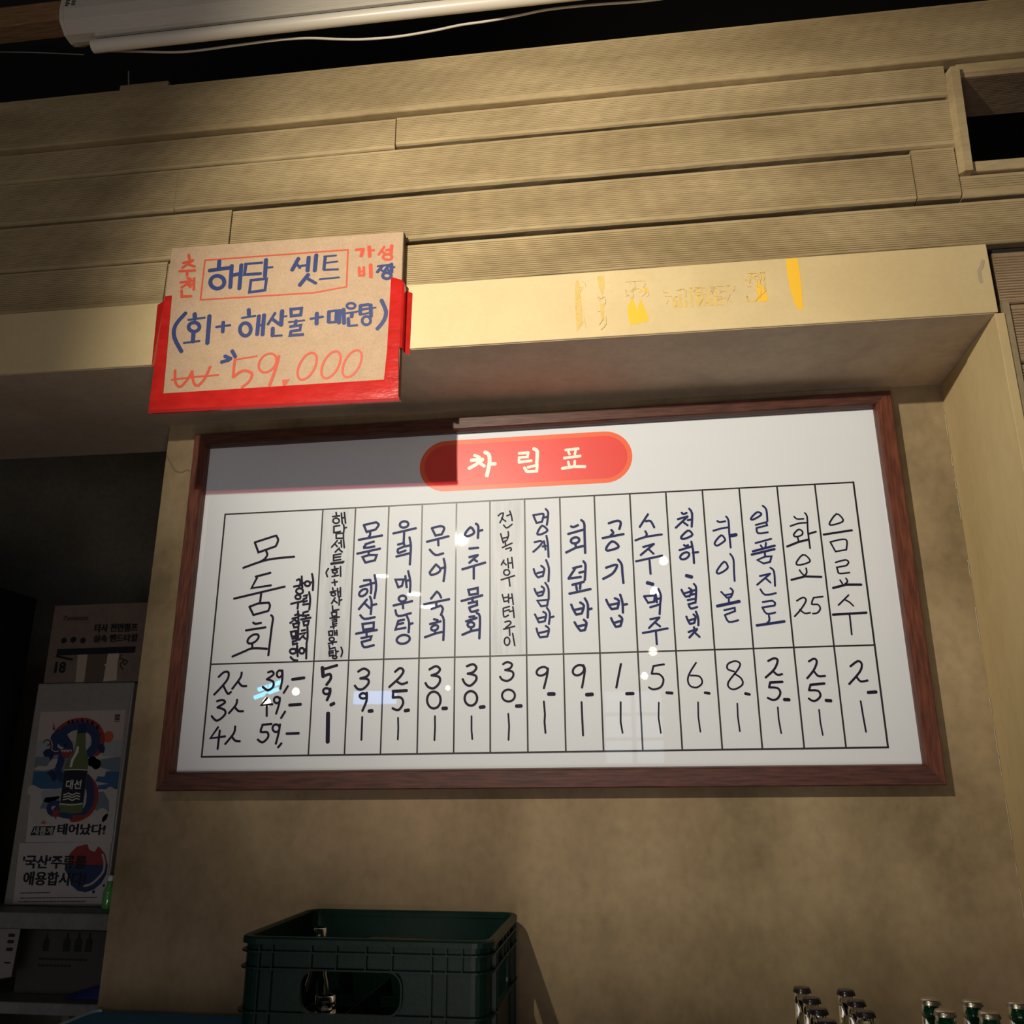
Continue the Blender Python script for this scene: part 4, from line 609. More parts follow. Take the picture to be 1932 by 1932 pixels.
t = MB().plate_hole([(Y0, CB), (Y1, CB), (Y1, CZ - 0.0015), (Y0, CZ - 0.0015)], rrect((Y0 + Y1) / 2 - 0.075, (Y0 + Y1) / 2 + 0.075, CZ - 0.121, CZ - 0.053, 0.024), 0, wt)
for xx in (CX0 + wi, CX1 - wi - wt): sh.add([(xx + v[1], v[0], v[2]) for v in t.v], t.f)
sh.box(CX0 + 0.03, CX1 - 0.03, CY0 + 0.03, CY1 - 0.03, CB, CB + 0.006)
sh.build('shell', M_CRATE, crate, CO)
hl = MB()
hp = rrect(CX0 + 0.124, CX0 + 0.304, CZ - 0.121, CZ - 0.053, 0.024); hq = rrect(CX0 + 0.121, CX0 + 0.307, CZ - 0.124, CZ - 0.050, 0.027)
hl.plate_hole(hq, hp, CY0 + 0.001, CY0 + wi)
hl.build('hand_hole_lip', M_CRATE, crate, CO)
dv = MB(); nx, ny = 5, 4
for k in range(1, nx): x = CX0 + 0.02 + (CX1 - CX0 - 0.04) * k / nx; dv.box(x - 0.001, x + 0.001, CY0 + 0.015, CY1 - 0.015, CB + 0.006, CB + 0.165)
for k in range(1, ny): y = CY0 + 0.02 + (CY1 - CY0 - 0.04) * k / ny; dv.box(CX0 + 0.015, CX1 - 0.015, y - 0.001, y + 0.001, CB + 0.006, CB + 0.150)
dv.build('divider', M_CRATE, crate, CO)

# ------------------------------------------------------------------ bottles
def bottle(loc_, H, glass, capm, label, group=None, cap=True, R=0.031, neck=0.0128, liquid=True):
    root = empty('bottle', loc_, label, 'bottle', group)
    pr = [(0.001, 0.004), (R * 0.8, 0.0), (R, 0.006), (R, H * 0.50), (R * 0.95, H * 0.57), (R * 0.62, H * 0.68), (neck * 1.18, H * 0.78), (neck * 1.05, H * 0.90), (neck * 1.02, H - 0.024), (neck * 1.10, H - 0.021), (neck * 1.10, H - 0.014), (neck * 1.02, H - 0.012), (neck, H - 0.001), (neck * 0.72, H)]
    inn = [(max(r - 0.0025, 0.0008), min(z + 0.003, H)) for r, z in pr[::-1]]
    MB().lathe(pr + inn, (0, 0, 0), 20).build('glass', glass, root)
    if cap:
        c = MB(); seg = 42; vs = []
        for rr_, zz in ((neck * 1.16, H - 0.0062), (neck * 1.10, H - 0.0052), (neck * 1.07, H - 0.001), (neck * 0.98, H + 0.0014), (neck * 0.6, H + 0.0022), (0.0005, H + 0.0025)):
            for k in range(seg):
                q = 2 * math.pi * k / seg; cr = 1 + (0.045 * (1 if k % 2 else -1) if rr_ > neck * 1.09 else 0)
                vs.append((rr_ * cr * math.cos(q), rr_ * cr * math.sin(q), zz))
        c.add(vs, [(i * seg + k, i * seg + (k + 1) % seg, (i + 1) * seg + (k + 1) % seg, (i + 1) * seg + k) for i in range(5) for k in range(seg)], True)
        c.build('crown_cap', capm, root)
    return root
def clone(root, loc_, label):
    r = root.copy(); COL.objects.link(r); r.location = loc_; r['label'] = label
    for ch in list(root.children):
        c = ch.copy(); COL.objects.link(c); c.parent = r
    return r

b0 = bottle((1.285, -0.360, CB), 0.230, M_GLASSC, M_CAPD, 'clear glass bottle with a dark crown cap, left row, farthest back by the wall', 'clear bottles at the lower right')
for x, y, lab in ((1.286, -0.436, 'second clear capped bottle from the wall in the left row'), (1.283, -0.508, 'third clear capped bottle from the wall in the left row'),
                  (1.281, -0.580, 'nearest clear capped bottle in the left row, cap just above the photo edge'),
                  (1.354, -0.370, 'clear glass bottle with dark crown cap, right row, farthest back by the wall'), (1.353, -0.446, 'second clear capped bottle from the wall in the right row'),
                  (1.350, -0.516, 'nearest clear capped bottle in the right row')):
    clone(b0, (x, y, CB), lab)['group'] = 'clear bottles at the lower right'
g0 = bottle((1.475, -0.410, CB), 0.228, M_GLASSG, M_CAPS, 'green glass bottle with a silver crown cap, back row, leftmost of the green ones', 'green bottles at the lower right', neck=0.0140)
for x, y, lab in ((1.473, -0.487, 'green silver-capped bottle, left one of the front row'), (1.538, -0.413, 'green silver-capped bottle, middle one of the back row'),
                  (1.536, -0.489, 'green silver-capped bottle, right one of the front row'), (1.605, -0.415, 'green silver-capped bottle cut by the right edge of the photo')):
    clone(g0, (x, y, CB), lab)['group'] = 'green bottles at the lower right'
bottle((0.378, -0.185, CB + 0.006), 0.276, M_GLASSC, M_CAPD, 'empty uncapped clear bottle inside the green crate, its neck showing above the front rim', cap=False)
bottle((0.452, -0.352, CB + 0.006), 0.190, M_GLASSC, M_CAPD, 'short clear bottle inside the green crate, seen through its front hand hole', cap=False, R=0.034, neck=0.018)
tag(MB().box(-0.35, 1.788, -0.80, -0.004, CB - 0.04, CB, 0.003).box(-0.30, -0.25, -0.75, -0.70, 0, CB - 0.04).box(1.70, 1.75, -0.75, -0.70, 0, CB - 0.04).box(-0.30, -0.25, -0.08, -0.03, 0, CB - 0.04).box(1.70, 1.75, -0.08, -0.03, 0, CB - 0.04).build('counter', M_COUNTER), 'steel counter along the plaster wall, just below the bottom edge of the photo', 'counter')
bx = empty('blue_box', (0.03, -0.19, CB), 'blue plastic box with a rounded rim coloured pale as if lit, left of the green crate', 'box')
MB().box(-0.168, 0.262, -0.335, -0.030, CB, CB + 0.070, 0.006).build('body', M_BLUE, bx, (0.03, -0.19, CB))
MB().box(-0.176, 0.270, -0.343, -0.022, CB + 0.071, CB + 0.081, 0.003).build('lid', M_BLUE, bx, (0.03, -0.19, CB))
MB().tube(sm3([Vector((-0.192, 0.164, 0.0)), Vector((-0.203, 0.155, 0.0)), Vector((-0.208, 0.12, 0.0)), Vector((-0.209, 0.0, 0.0)), Vector((-0.208, -0.12, 0.0)), Vector((-0.200, -0.15, 0.0))]), 0.0042, 8).build('rim_edge', M_RIMLIT, bx).location = (0, 0, 0.082)  # light caught by the left rim is painted as a pale colour


# ------------------------------------------------------------------ kitchen behind the left opening
M_CAB = mottled('grey_white_enamel', (0.27, 0.25, 0.225), (0.31, 0.29, 0.26), 6, 0.35, 0.05, 90)
M_STEEL = mottled('dull_steel', (0.20, 0.20, 0.19), (0.28, 0.275, 0.26), 8, 0.45, 0.1, 60)
M_BOX = mottled('brown_box_board', (0.17, 0.125, 0.095), (0.20, 0.15, 0.11), 20, 0.85, 0.1, 200)
M_BLK = mat('black_appliance', (0.010, 0.010, 0.012), 0.5)
PAL = {'paper': (0.48, 0.45, 0.42), 'peach': (0.46, 0.38, 0.32), 'haze': (0.33, 0.34, 0.34), 'slate': (0.15, 0.19, 0.22), 'sea': (0.035, 0.11, 0.21), 'cloud': (0.45, 0.42, 0.37),
       'sun': (0.48, 0.10, 0.05), 'scale': (0.020, 0.040, 0.105), 'belly': (0.42, 0.45, 0.46), 'flame': (0.27, 0.035, 0.03), 'ink': (0.012, 0.012, 0.014), 'navy': (0.012, 0.022, 0.075),
       'glass': (0.105, 0.14, 0.045), 'glint': (0.66, 0.64, 0.55), 'label': (0.012, 0.014, 0.028), 'cardb': (0.17, 0.125, 0.095)}
PM = {k: mat('print_' + k, v, 0.35, coat=0.0 if k == 'cardb' else 0.5) for k, v in PAL.items()}
YC = 0.90
tag(MB().box(-2.1, -1.152, 0.22, YC, 0.0, 2.195, 0.006).build('tall_refrigerator', M_BLK), 'tall black refrigerator at the far left, its side turned to the opening', 'refrigerator')
sh_ = empty('steel_shelf', (-1.0, 1.1, 0.0), 'dull steel kitchen shelf rack with a wide front edge, left of the plaster wall', 'shelf')
SHO = (-1.0, 1.1, 0.0)
for z in (1.146, 0.893, 0.60): MB().box(-1.148, -0.45, 0.75, 1.45, z - 0.048 if z > 1 else z - 0.034, z, 0.004).build('shelf_board', M_STEEL, sh_, SHO)
for x, y in ((-1.13, 0.80), (-0.48, 0.80), (-1.13, 1.42), (-0.48, 1.42)): MB().box(x - 0.015, x + 0.015, y - 0.015, y + 0.015, 0.0, 1.09).build('leg', M_STEEL, sh_, SHO)
cab_ = empty('drinks_cabinet', (-0.91, 1.05, 1.146), 'narrow grey-white cabinet on the shelf with two posters stuck on its front', 'cabinet')
CBO = (-0.91, 1.05, 1.146)
MB().box(-1.097, -0.728, YC + 0.002, 1.25, 1.147, 1.882, 0.004).build('body', M_CAB, cab_, CBO)
MB().box(-1.090, -0.735, YC - 0.0005, YC + 0.003, 1.152, 1.876, 0.001).build('door', M_CAB, cab_, CBO)
def pkg(nm, off, lab, cat): return empty(nm, off, lab, cat)
towel = empty('towel_box', (-0.9, 1.02, 1.883), 'brown paper towel box with two pale tape strips, on top of the grey cabinet', 'box')
TO = (-0.9, 1.02, 1.883)
MB().poly([(-1.0765, 1.8832), (-0.66, 1.8842), (-0.66, 2.1700), (-1.0785, 2.1655)], YC + 0.0015, 1.17).build('carton', M_BOX, towel, TO)
M_PT1 = mat('tan_paper_tape', (0.40, 0.33, 0.235), 0.6); M_PT2 = mat('pale_paper_tape', (0.50, 0.385, 0.30), 0.6); M_PT3 = mat('brown_tape', (0.115, 0.085, 0.058), 0.35)
def fl(mb, nm, m, par, off): mb.v = [tuple(v[i] - off[i] for i in range(3)) for v in mb.v]; return flat_build(mb, nm, m, par)
fl(MB().poly([(-0.9285, 1.9900), (-0.8405, 1.9905), (-0.8465, 1.8848), (-0.9300, 1.8842)], YC + 0.0004), 'paper_tape', M_PT3, towel, TO)
fl(MB().poly([(-0.9585, 1.9830), (-0.9205, 1.9885), (-0.9190, 1.8842), (-0.9525, 1.8840)], YC + 0.0002), 'paper_tape', M_PT1, towel, TO)
fl(MB().poly([(-0.8425, 1.9870), (-0.8010, 1.9870), (-0.7975, 1.9740), (-0.8010, 1.9600), (-0.7950, 1.8895), (-0.8460, 1.8850), (-0.8440, 1.9400), (-0.8500, 1.9420), (-0.8490, 1.9480), (-0.8430, 1.9470)], YC), 'paper_tape', M_PT2, towel, TO)
ART = [
('dragon_poster','F','paper',0,0,[-10685,7811,-7448,7856,-7333,3486,-10497,3461]),
('dragon_poster','F','peach',1,0,[-10685,7811,-7448,7856,-7426,6806,-10648,6825]),
('dragon_poster','F','haze',1,0,[-10648,6825,-7426,6806,-7409,6258,-10619,6269]),
('dragon_poster','F','slate',1,0,[-10619,6269,-7409,6258,-7394,5765,-10600,5770]),
('dragon_poster','F','sea',1,0,[-10600,5770,-7394,5765,-7382,5179,-10578,5201]),
('dragon_poster','F','cloud',2,0,[-10578,5201,-10432,5287,-10043,5128,-10088,4908,-9264,4934,-8172,4960,-7836,5082,-7666,5228,-7382,5179,-7350,4313,-10550,4299]),
('dragon_poster','F','haze',3,0,[-10130,5152,-9422,5226,-9378,4958,-9779,4714,-10095,4786,-10192,5030]),
('dragon_poster','F','slate',3,0,[-10005,4908,-9489,4958,-9448,4715,-9916,4544,-10164,4543]),
('dragon_poster','F','slate',3,0,[-8190,5081,-7867,5106,-7630,4792,-7581,4456,-7868,4383,-8164,4550]),
('dragon_poster','F','cloud',4,0,[-10613,5844,-10437,5964,-10125,5943,-10063,6067,-9944,6192,-9696,6216,-9551,6016,-9758,5917,-9969,5843,-10240,5794]),
('dragon_poster','F','cloud',4,0,[-8638,6213,-8483,6287,-8253,6410,-8041,6285,-7541,6259,-7864,6210,-8136,6186,-8092,5889,-7695,5802,-7882,5766,-7911,5594,-8162,5619,-8246,5447,-7727,5361,-8116,5313,-8092,5154,-8249,5106,-8220,5276,-8587,5521]),
('dragon_poster','C','cloud',4,139,[-8166,6760]),
('dragon_poster','C','cloud',4,173,[-8457,6113]),
('dragon_poster','C','cloud',4,173,[-8276,6013]),
('dragon_poster','C','cloud',4,159,[-7649,5106]),
('dragon_poster','C','cloud',4,173,[-10547,5152]),
('dragon_poster','C','cloud',4,231,[-10141,4253]),
('dragon_poster','C','cloud',4,231,[-7834,4335]),
('dragon_poster','C','cloud',4,202,[-7597,4193]),
('dragon_poster','C','cloud',4,173,[-8439,4213]),
('dragon_poster','C','sun',5,196,[-7969,6930]),
('dragon_poster','P','flame',6,433,[-9877,6467,-9912,6846,-9737,7149,-9373,7338,-8929,7372,-8541,7217,-8331,6937,-8304,6661,-8419,6411]),
('dragon_poster','F','flame',6,0,[-9581,7403,-9573,7531,-9470,7415]),
('dragon_poster','F','flame',6,0,[-9415,7427,-9438,7568,-9333,7439]),
('dragon_poster','F','flame',6,0,[-9248,7439,-9248,7528,-9137,7445]),
('dragon_poster','F','flame',6,0,[-9080,7445,-9054,7598,-8967,7436]),
('dragon_poster','F','flame',6,0,[-8880,7423,-8842,7537,-8750,7396]),
('dragon_poster','F','flame',6,0,[-8704,7370,-8625,7497,-8566,7293]),
('dragon_poster','F','flame',6,0,[-8489,7242,-8395,7363,-8390,7140]),
('dragon_poster','F','flame',6,0,[-10109,7177,-10125,7446,-9995,7177]),
('dragon_poster','F','flame',6,0,[-8315,7013,-8249,7038,-8304,6937]),
('dragon_poster','P','scale',7,318,[-9877,6467,-9880,6820,-9700,7098,-9363,7274,-8917,7296,-8585,7141,-8435,6888,-8421,6611,-8582,6387]),
('dragon_poster','P','belly',8,64,[-9463,7020,-9336,7108,-9118,7145]),
('dragon_poster','P','belly',8,75,[-8776,7016,-8692,6839,-8700,6613,-8760,6463]),
('dragon_poster','P','scale',7,260,[-9625,6466,-9624,6116,-9678,5768,-9470,5521]),
('dragon_poster','P','flame',6,318,[-8528,5496,-8281,5227,-8195,4839,-8320,4501,-8617,4308,-8881,4259]),
('dragon_poster','P','scale',7,289,[-8594,5570,-8412,5276,-8325,4887,-8436,4549,-8737,4379,-9174,4378,-9522,4497]),
('dragon_poster','P','belly',8,58,[-8531,4984,-8493,4741,-8600,4548,-8854,4427]),
('dragon_poster','P','scale',7,173,[-9498,4352,-9730,4424,-9814,4592,-9696,4714,-9476,4715]),
('dragon_poster','F','flame',8,0,[-9668,4545,-9573,4472,-9511,4593,-9464,4473,-9319,4425,-9448,4376,-9318,4257,-9490,4304,-9467,4160,-9573,4304,-9674,4255,-9630,4400]),
('dragon_poster','F','flame',8,0,[-9018,4258,-8916,4307,-8816,4187,-8722,4283,-8629,4212,-8535,4308,-8426,4309,-8543,4356,-8893,4331]),
('dragon_poster','F','scale',8,0,[-10111,7025,-9915,7201,-9628,7174,-9479,6945,-9274,6716,-9198,6414,-9361,6215,-9592,6266,-9757,6417,-9818,6618,-10024,6670,-10146,6898]),
('dragon_poster','F','cloud',9,0,[-9835,6719,-9706,6618,-9557,6567,-9689,6517,-9814,6593]),
('dragon_poster','F','flame',9,0,[-9717,6517,-9270,6515,-9222,6389,-9361,6215,-9592,6266]),
('dragon_poster','F','cloud',10,0,[-9667,6467,-9617,6416,-9584,6471,-9517,6403,-9471,6466,-9391,6403,-9335,6485,-9253,6415,-9267,6502,-9673,6504]),
('dragon_poster','C','ink',9,52,[-9544,6655]),
('dragon_poster','P','cloud',9,29,[-10438,6951,-10296,6950,-10138,6847,-10024,6670,-10026,6518,-9873,6442,-9765,6467]),
('dragon_poster','P','ink',9,40,[-10375,6747,-10305,6836,-10162,6822,-10117,6721,-10216,6645]),
('dragon_poster','F','navy',9,0,[-10347,6419,-10251,6519,-10087,6544,-9921,6392,-9928,6267,-10019,6142,-10096,6268,-10265,6268]),
('dragon_poster','F','navy',9,0,[-10088,5719,-9913,5843,-9761,5768,-9692,5521,-9787,5423,-9931,5620]),
('dragon_poster','F','navy',9,0,[-8318,6661,-8159,6710,-8026,6559,-8055,6385,-8225,6410]),
('dragon_poster','F','glass',11,0,[-9152,7272,-8857,7270,-8835,7042,-8783,6613,-8661,6362,-8581,6113,-8563,5816,-9436,5817,-9400,6115,-9218,6364,-9146,6615,-9158,7044]),
('dragon_poster','F','navy',12,0,[-9125,7374,-8844,7372,-8811,7067,-9156,7069]),
('dragon_poster','F','glass',11,0,[-9436,5817,-8563,5816,-8554,4428,-8901,4379,-9377,4449,-9417,4691]),
('dragon_poster','F','glint',12,0,[-9090,6615,-9006,6614,-9002,6414,-9130,6164,-9174,5916,-9257,5916,-9241,6165,-9134,6364]),
('dragon_poster','F','label',13,0,[-9430,5817,-8571,5816,-8577,4717,-9397,4739]),
('dragon_poster','P','glint',14,29,[-9431,5822,-8995,5836,-8571,5816]),
('dragon_poster','P','glint',14,35,[-9419,4703,-9002,4668,-8585,4717]),
('dragon_poster', 'T', 'glint', 14, '대선', [-9292, 5190, -8720, 5496]),
('dragon_poster','P','glint',14,38,[-9329,4994,-9225,5031,-9146,5056,-8999,4995,-8871,5056,-8730,5032]),
('dragon_poster','P','glint',14,38,[-9317,4921,-9211,4946,-9131,4963,-8985,4910,-8858,4971,-8716,4940]),
('dragon_poster','P','glint',14,38,[-9317,4836,-9197,4861,-9117,4873,-8971,4818,-8844,4881,-8715,4850]),
('dragon_poster','F','ink',5,0,[-7829,7689,-7629,7697,-7628,7646,-7828,7643]),
('dragon_poster','F','ink',5,0,[-7825,7623,-7631,7629,-7629,7601,-7824,7595]),
('dragon_poster','F','ink',5,0,[-7820,7587,-7628,7590,-7626,7555,-7820,7551]),
('dragon_poster','F','ink',5,0,[-7818,7536,-7629,7540,-7626,7501,-7818,7498]),
('dragon_poster','F','ink',5,0,[-7814,7470,-7631,7473,-7627,7448,-7810,7445]),
('dragon_poster','F','ink',5,0,[-10357,3676,-10270,3964,-9464,3980,-9524,3682]),
('dragon_poster','F','cloud',6,0,[-10324,4036,-9964,4182,-9556,4040,-9943,4062]),
('dragon_poster','F','sun',7,0,[-10024,4049,-9962,4170,-9826,4098,-9885,4038]),
('dragon_poster', 'T', 'cloud', 7, '새롭게', [-10292, 3696, -9541, 3949]),
('dragon_poster', 'T', 'ink', 7, '태어났다!', [-9377, 3702, -7632, 4062]),
('plea_poster','F','paper',0,0,[-10708,3416,-7394,3484,-7302,1563,-10605,1522]),
('plea_poster','F','flame',1,0,[-8830,2744,-8815,3097,-8588,3328,-8218,3415,-8118,3228,-7918,3168,-7804,3356,-7529,3109,-7383,2760,-7760,2745]),
('plea_poster','F','scale',1,0,[-8929,2619,-8830,2744,-7761,2756,-7383,2760,-7389,2473,-7534,2186,-7765,2000,-8056,1905,-8347,1951,-8612,2131,-8692,2334]),
('plea_poster','P','cloud',2,74,[-7621,3087,-7513,2841,-7518,2553,-7697,2326,-7907,2160,-8135,2107]),
('plea_poster','C','scale',2,44,[-7432,2126]),
('plea_poster','C','scale',2,54,[-7766,1929]),
('plea_poster', 'T', 'ink', 3, "'국산'주류를", [-10480, 2623, -8162, 3051]),
('plea_poster', 'T', 'ink', 3, '애용합시다!', [-10362, 2097, -8107, 2536]),
('plea_poster','D','ink',3,30,[-10401,1851,-9284,1887]),
('plea_poster','D','ink',3,25,[-10374,1698,-7565,1760]),
('plea_poster','D','ink',3,25,[-10401,1586,-7967,1633]),
('towel_box', 'T', 'ink', 1, '7anisoo', [-10375, 11089, -9392, 11269]),
('towel_box', 'T', 'ink', 1, '타사 천연펄프', [-9068, 10625, -7401, 10936]),
('towel_box', 'T', 'ink', 1, '실속 핸드타월', [-9057, 10258, -7369, 10537]),
('towel_box','F','ink',1,0,[-10407,10043,-7375,10090,-7377,9862,-10414,9813]),
('towel_box','C','ink',1,105,[-10209,10354]),
('towel_box','C','ink',1,112,[-9840,10378]),
('towel_box','C','ink',1,105,[-9462,10339]),
('towel_box', 'T', 'ink', 1, '18', [-10399, 9180, -9983, 9587]),
('towel_box','D','ink',1,70,[-10397,9781,-9768,9646]),
('towel_box','P','ink',1,33,[-7877,9799,-7948,9676,-7762,9611,-7893,9449,-7757,9263]),
('towel_box','C','ink',1,93,[-7706,9528]),
('towel_box','C','cardb',2,56,[-7706,9528]),
]

POFF = {'dragon_poster': (-0.907, YC - 0.0015, 1.565), 'plea_poster': (-0.902, YC - 0.0015, 1.25), 'towel_box': TO}
post = {'dragon_poster': empty('dragon_poster', POFF['dragon_poster'], 'upper poster on the grey cabinet, blue dragon coiled round a green bottle', 'poster'),
        'plea_poster': empty('plea_poster', POFF['plea_poster'], 'lower poster on the grey cabinet, bold black Korean lettering over a red-blue circle', 'poster'), 'towel_box': towel}
NAMES = {'paper': 'sheet', 'peach': 'sky', 'haze': 'sky', 'slate': 'sky', 'sea': 'sea', 'cloud': 'cloud', 'sun': 'sun_disc', 'scale': 'dragon_body', 'belly': 'dragon_belly', 'flame': 'red_flame', 'ink': 'black_print', 'navy': 'dragon_claw',
         'glass': 'printed_bottle', 'glint': 'white_print', 'label': 'printed_label', 'cardb': 'print_spot'}
bins = {}
for who, kind, colr, layer, ex, v in ART:
    y = YC - 0.0010 - layer * 0.00022
    P = [(v[i] / 1e4, v[i + 1] / 1e4 + 1.0) for i in range(0, len(v), 2)]; mb = MB()
    if kind == 'F': mb.poly(P, y)
    elif kind == 'C': mb.disc(P[0][0], P[0][1], y, ex / 1e4, 24)
    elif kind == 'P': mb.ribbon(catmull(P, 4) if len(P) > 2 else P, ex / 1e4, y)
    elif kind == 'T': 
        for dx in ((0,) if 'anis' in ex or colr != 'ink' else (-0.0009, 0.0, 0.0009)): text_mb(ex, P[0][0] + dx, P[1][0] + dx, P[0][1], P[1][1], y - abs(dx) * 0.05 - (0.00003 if dx > 0 else 0), 0.0 if 'anis' in ex else 0.024, mb)
    elif kind == 'D':      # print too small to read: a row of short dashes
        (x0, z0), (x1, z1) = P; x = x0
        while x < x1 - 0.004:
            l = random.uniform(0.002, 0.007); t = (x - x0) / (x1 - x0)
            mb.ribbon([(x, z0 + (z1 - z0) * t), (min(x + l, x1), z0 + (z1 - z0) * t)], ex / 1e4, y); x += l + random.uniform(0.002, 0.0035)
    bb = (min(q[0] for q in mb.v), max(q[0] for q in mb.v), min(q[2] for q in mb.v), max(q[2] for q in mb.v))
    bins.setdefault((who, colr, layer), []).append((bb, mb))
for (who, colr, layer), items in bins.items():
    for cl in clusters(items, 0.0005):
        m_ = MB()
        for q in cl: m_.add(q.v, q.f)
        fl(m_, NAMES[colr] if who != 'towel_box' else 'black_print', PM[colr], post[who], POFF[who])
# lower shelf: dark box with bottle pictures, pale price sheet, blue bag
db = empty('printed_carton', (-0.83, 1.0, 0.893), 'dark carton with pictures of bottles on the lower steel shelf', 'box'); DO = (-0.83, 1.0, 0.893)
M_DB = mat('dark_grey_carton', (0.075, 0.068, 0.062), 0.7); M_DBK = mat('black_carton_print', (0.018, 0.016, 0.018), 0.6)
MB().box(-0.985, -0.62, 0.86, 1.2, 0.8935, 1.080, 0.002).build('carton', M_DB, db, DO)
for a, w, h in ((-0.905, 0.022, 0.05), (-0.835, 0.026, 0.055), (-0.795, 0.026, 0.055), (-0.757, 0.024, 0.055)):
    k_ = MB(); k_.poly([(a, 1.018), (a + w, 1.018), (a + w, 1.018 + h * 0.6), (a + w * 0.68, 1.018 + h * 0.78), (a + w * 0.68, 1.018 + h), (a + w * 0.32, 1.018 + h), (a + w * 0.32, 1.018 + h * 0.78), (a, 1.018 + h * 0.6)], 0.8596); fl(k_, 'bottle_picture', M_DBK, db, DO)
k_ = MB()
for z, x1 in ((0.995, -0.745), (0.976, -0.80)):
    x = -0.91
    while x < x1: k_.ribbon([(x, z), (x + 0.006, z)], 0.007, 0.8596); x += 0.013
tag(fl(k_, 'black_print', M_DBK, db, DO), kind='stuff')
M_PS = mat('grey_paper', (0.26, 0.245, 0.225), 0.6)
ps = empty('price_sheet', (-0.97, 0.748, 1.0), 'pale paper sheet hanging from the steel shelf edge at the bottom left', 'paper')
PO = (-0.97, 0.748, 1.0)
fl(MB().poly([(-1.06, 1.0985), (-0.915, 1.0985), (-0.9225, 0.963), (-0.96, 0.9565), (-1.06, 0.95)], 0.7475), 'sheet', M_PS, ps, PO)
k_ = MB()
for z in (1.080, 1.062, 1.040): k_.ribbon([(-0.950, z), (-0.934, z)], 0.010, 0.7472)
k_.ribbon([(-0.951, 1.002), (-0.933, 1.002)], 0.005, 0.7472)
tag(fl(k_, 'black_print', M_DBK, ps, PO), kind='stuff')
M_BAG = mat('blue_cloth', (0.03, 0.055, 0.25), 0.7)
bg = MB(); random.seed(3); W_, H_ = 8, 5
for i in range(W_ + 1):
    for j in range(H_ + 1): bg.v.append((-0.775 + 0.13 * i / W_, 0.80 + 0.05 * j / H_, 0.8935 + (0.006 + 0.036 * i / W_) * (j / H_) ** 0.7 + 0.002 * random.random()))
bg.f = [(i * (H_ + 1) + j, (i + 1) * (H_ + 1) + j, (i + 1) * (H_ + 1) + j + 1, i * (H_ + 1) + j + 1) for i in range(W_) for j in range(H_)]; bg.sm = [True] * len(bg.f)
tag(bg.build('cloth', M_BAG), 'crumpled blue cloth at the right end of the lower steel shelf', 'cloth')
# glowing pane added far back to give bright specks beside the plaster wall
M_GLOWPANE = mat('glow_pane', (0.7, 0.8, 0.75), 0.3, emis=(0.85, 1.0, 0.85), es=0.55)
tag(MB().box(-1.150, -1.080, 1.735, 1.749, 0.985, 1.19).build('speck_glow_pane', M_GLOWPANE), kind='structure')
gb = empty('small_bottle', (-0.696, 0.855, 1.146), 'small green glass bottle, cap coloured white as a glint, squeezed beside the grey cabinet', 'bottle')
MB().lathe([(0.001, 0.0), (0.017, 0.0), (0.018, 0.004), (0.018, 0.055), (0.008, 0.075), (0.007, 0.088), (0.001, 0.088)], (0, 0, 0), 16).build('glass', mat('glint_green_glass', (0.12, 0.42, 0.10), 0.05, coat=1.0), gb)
MB().lathe([(0.010, 0.086), (0.010, 0.102), (0.001, 0.103)], (0, 0, 0), 16).build('cap', mat('glint_white_cap', (0.85, 0.88, 0.85), 0.2, coat=1.0), gb)  # glints put into the colours: bright green glass, white top

# ------------------------------------------------------------------ lamps of the dining room (behind the photographer, mirrored in the board's film)
M_LB = mat('black_lamp_metal', (0.02, 0.02, 0.02), 0.4)
tl = empty('track_spotlight', LAMP_AT + Vector((0, -0.06, 0)), 'black track spotlight on the ceiling behind the photographer, aimed at the wall', 'lamp')
dr = (Vector((0.90, -0.34, 2.50)) - LAMP_AT).normalized(); o0 = Vector((0, 0.06, 0))
MB().tube([o0 - dr * 0.14, o0 - dr * 0.03], 0.034, 20).build('lamp_head', M_LB, tl)
MB().tube([o0 - dr * 0.029, o0 - dr * 0.024], 0.024, 20).build('lamp_lens', mat('lit_lens', (1, 0.95, 0.85), 0.3, emis=(1.0, 0.93, 0.78), es=60), tl)
MB().tube([o0 - dr * 0.09 + Vector((0, 0, 0.03)), Vector((0, -0.03, 1.437))], 0.006, 8).build('lamp_stem', M_LB, tl)
M_BULB = mat('lit_bulb', (1, 0.9, 0.7), 0.2, emis=(1.0, 0.82, 0.52), es=46)
def pendant(x, y, z, r, lab):
    t = empty('pendant_lamp', (x, y, z), lab, 'lamp', 'pendant lamps over the dining tables')
    MB().lathe([(0.001, -r)] + [(r * math.sin(a), -r * math.cos(a)) for a in [math.pi * k / 10 for k in range(1, 9)]] + [(r * 0.38, r * 1.1), (0.001, r * 1.1)], (0, 0, 0), 14).build('bulb', M_BULB, t)
    MB().lathe([(r * 0.45, r * 1.05), (r * 0.5, r * 1.9), (0.006, r * 2.1)], (0, 0, 0), 14).build('socket', M_LB, t)
    MB().tube([(0, 0, r * 2.05), (0, 0, 4.15 - z)], 0.003, 6).build('cord', M_LB, t)
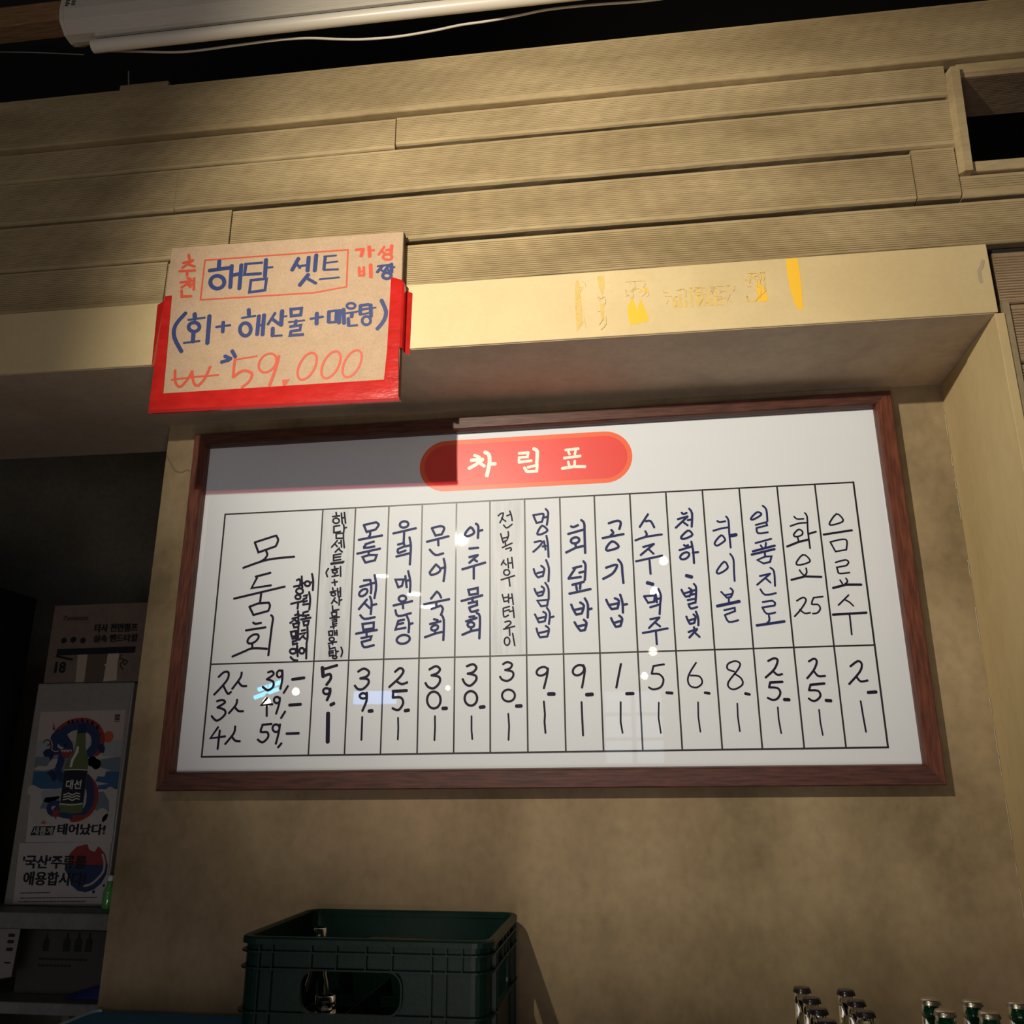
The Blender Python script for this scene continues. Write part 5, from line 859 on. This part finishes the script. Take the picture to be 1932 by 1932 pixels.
for i, (x, y, z, r) in enumerate(((1.3145, -4.5, 3.149, 0.032), (1.236, -4.5, 2.911, 0.034), (1.2474, -6.0, 2.684, 0.036), (1.165, -6.2, 2.49, 0.030), (-0.320, -4.5, 2.225, 0.018), (-1.599, -4.2, 2.108, 0.030), (-1.384, -4.2, 2.1815, 0.026))):
    pendant(x, y, z, r, ('highest warm pendant bulb at the right of the dining tables', 'second highest warm pendant bulb at the right of the dining tables', 'third warm pendant bulb down, far right of the dining room', 'lowest warm pendant bulb at the far right of the dining room', 'smallest warm pendant bulb, near the middle of the dining room', 'warm pendant bulb leftmost over the dining tables, next to the neon tubes', 'warm pendant bulb just right of the leftmost one')[i])
M_TUBE = mat('lit_blue_tube', (0.3, 0.8, 1), 0.3, emis=(0.05, 0.50, 1.0), es=26)
for p, q, w_ in (((-1.80, -4.5, 2.232), (-1.62, -4.5, 2.287), 'upper'), ((-1.825, -4.5, 2.172), (-1.64, -4.5, 2.234), 'lower')):
    tag(MB().tube([p, q], 0.016, 10).build('neon_tube', M_TUBE), w_ + ' one of the two slanted blue neon tubes in the dining room', 'neon tube', 'blue neon tubes of the far sign')
sg = empty('lit_sign', (-0.88, -4.5, 2.16), 'pale blue lit sign box with dark letters across the dining room', 'sign')
MB().box(-0.165, 0.165, -0.03, 0.0, -0.045, 0.05, 0.004).build('light_box', mat('lit_blue_panel', (0.5, 0.7, 1), 0.3, emis=(0.22, 0.45, 1.0), es=9), sg)
M_DL = mat('lit_downlight', (1, 1, 0.9), 0.3, emis=(1.0, 0.97, 0.85), es=30)
for x, y, z, w_ in ((-1.15, -5.5, 3.33, 'highest'), (-0.60, -4.5, 2.94, 'middle'), (-0.49, -4.5, 2.838, 'lowest')):
    tag(MB().lathe([(0.001, 0.01), (0.055, 0.01), (0.055, 0.0), (0.001, 0.0)], (x, y, z), 20).build('downlight', M_DL), w_ + ' of the three small round downlights in the dining room', 'lamp', 'downlights of the dining room')

# far window of the dining room: bluish panes between mullions
M_PANE = mat('evening_window_pane', (0.6, 0.7, 0.9), 0.3, emis=(0.62, 0.76, 1.0), es=1.6)
w2 = tag(MB().box(0.74, 1.40, -6.06, -6.02, 1.66, 2.40).build('window_2', M_BLK), kind='structure')
for i in range(2):
    for j in range(3): MB().box(0.80 + 0.27 * i, 1.03 + 0.27 * i, -6.019, -6.012, 1.72 + 0.215 * j, 1.905 + 0.215 * j).build('pane', M_PANE, w2)
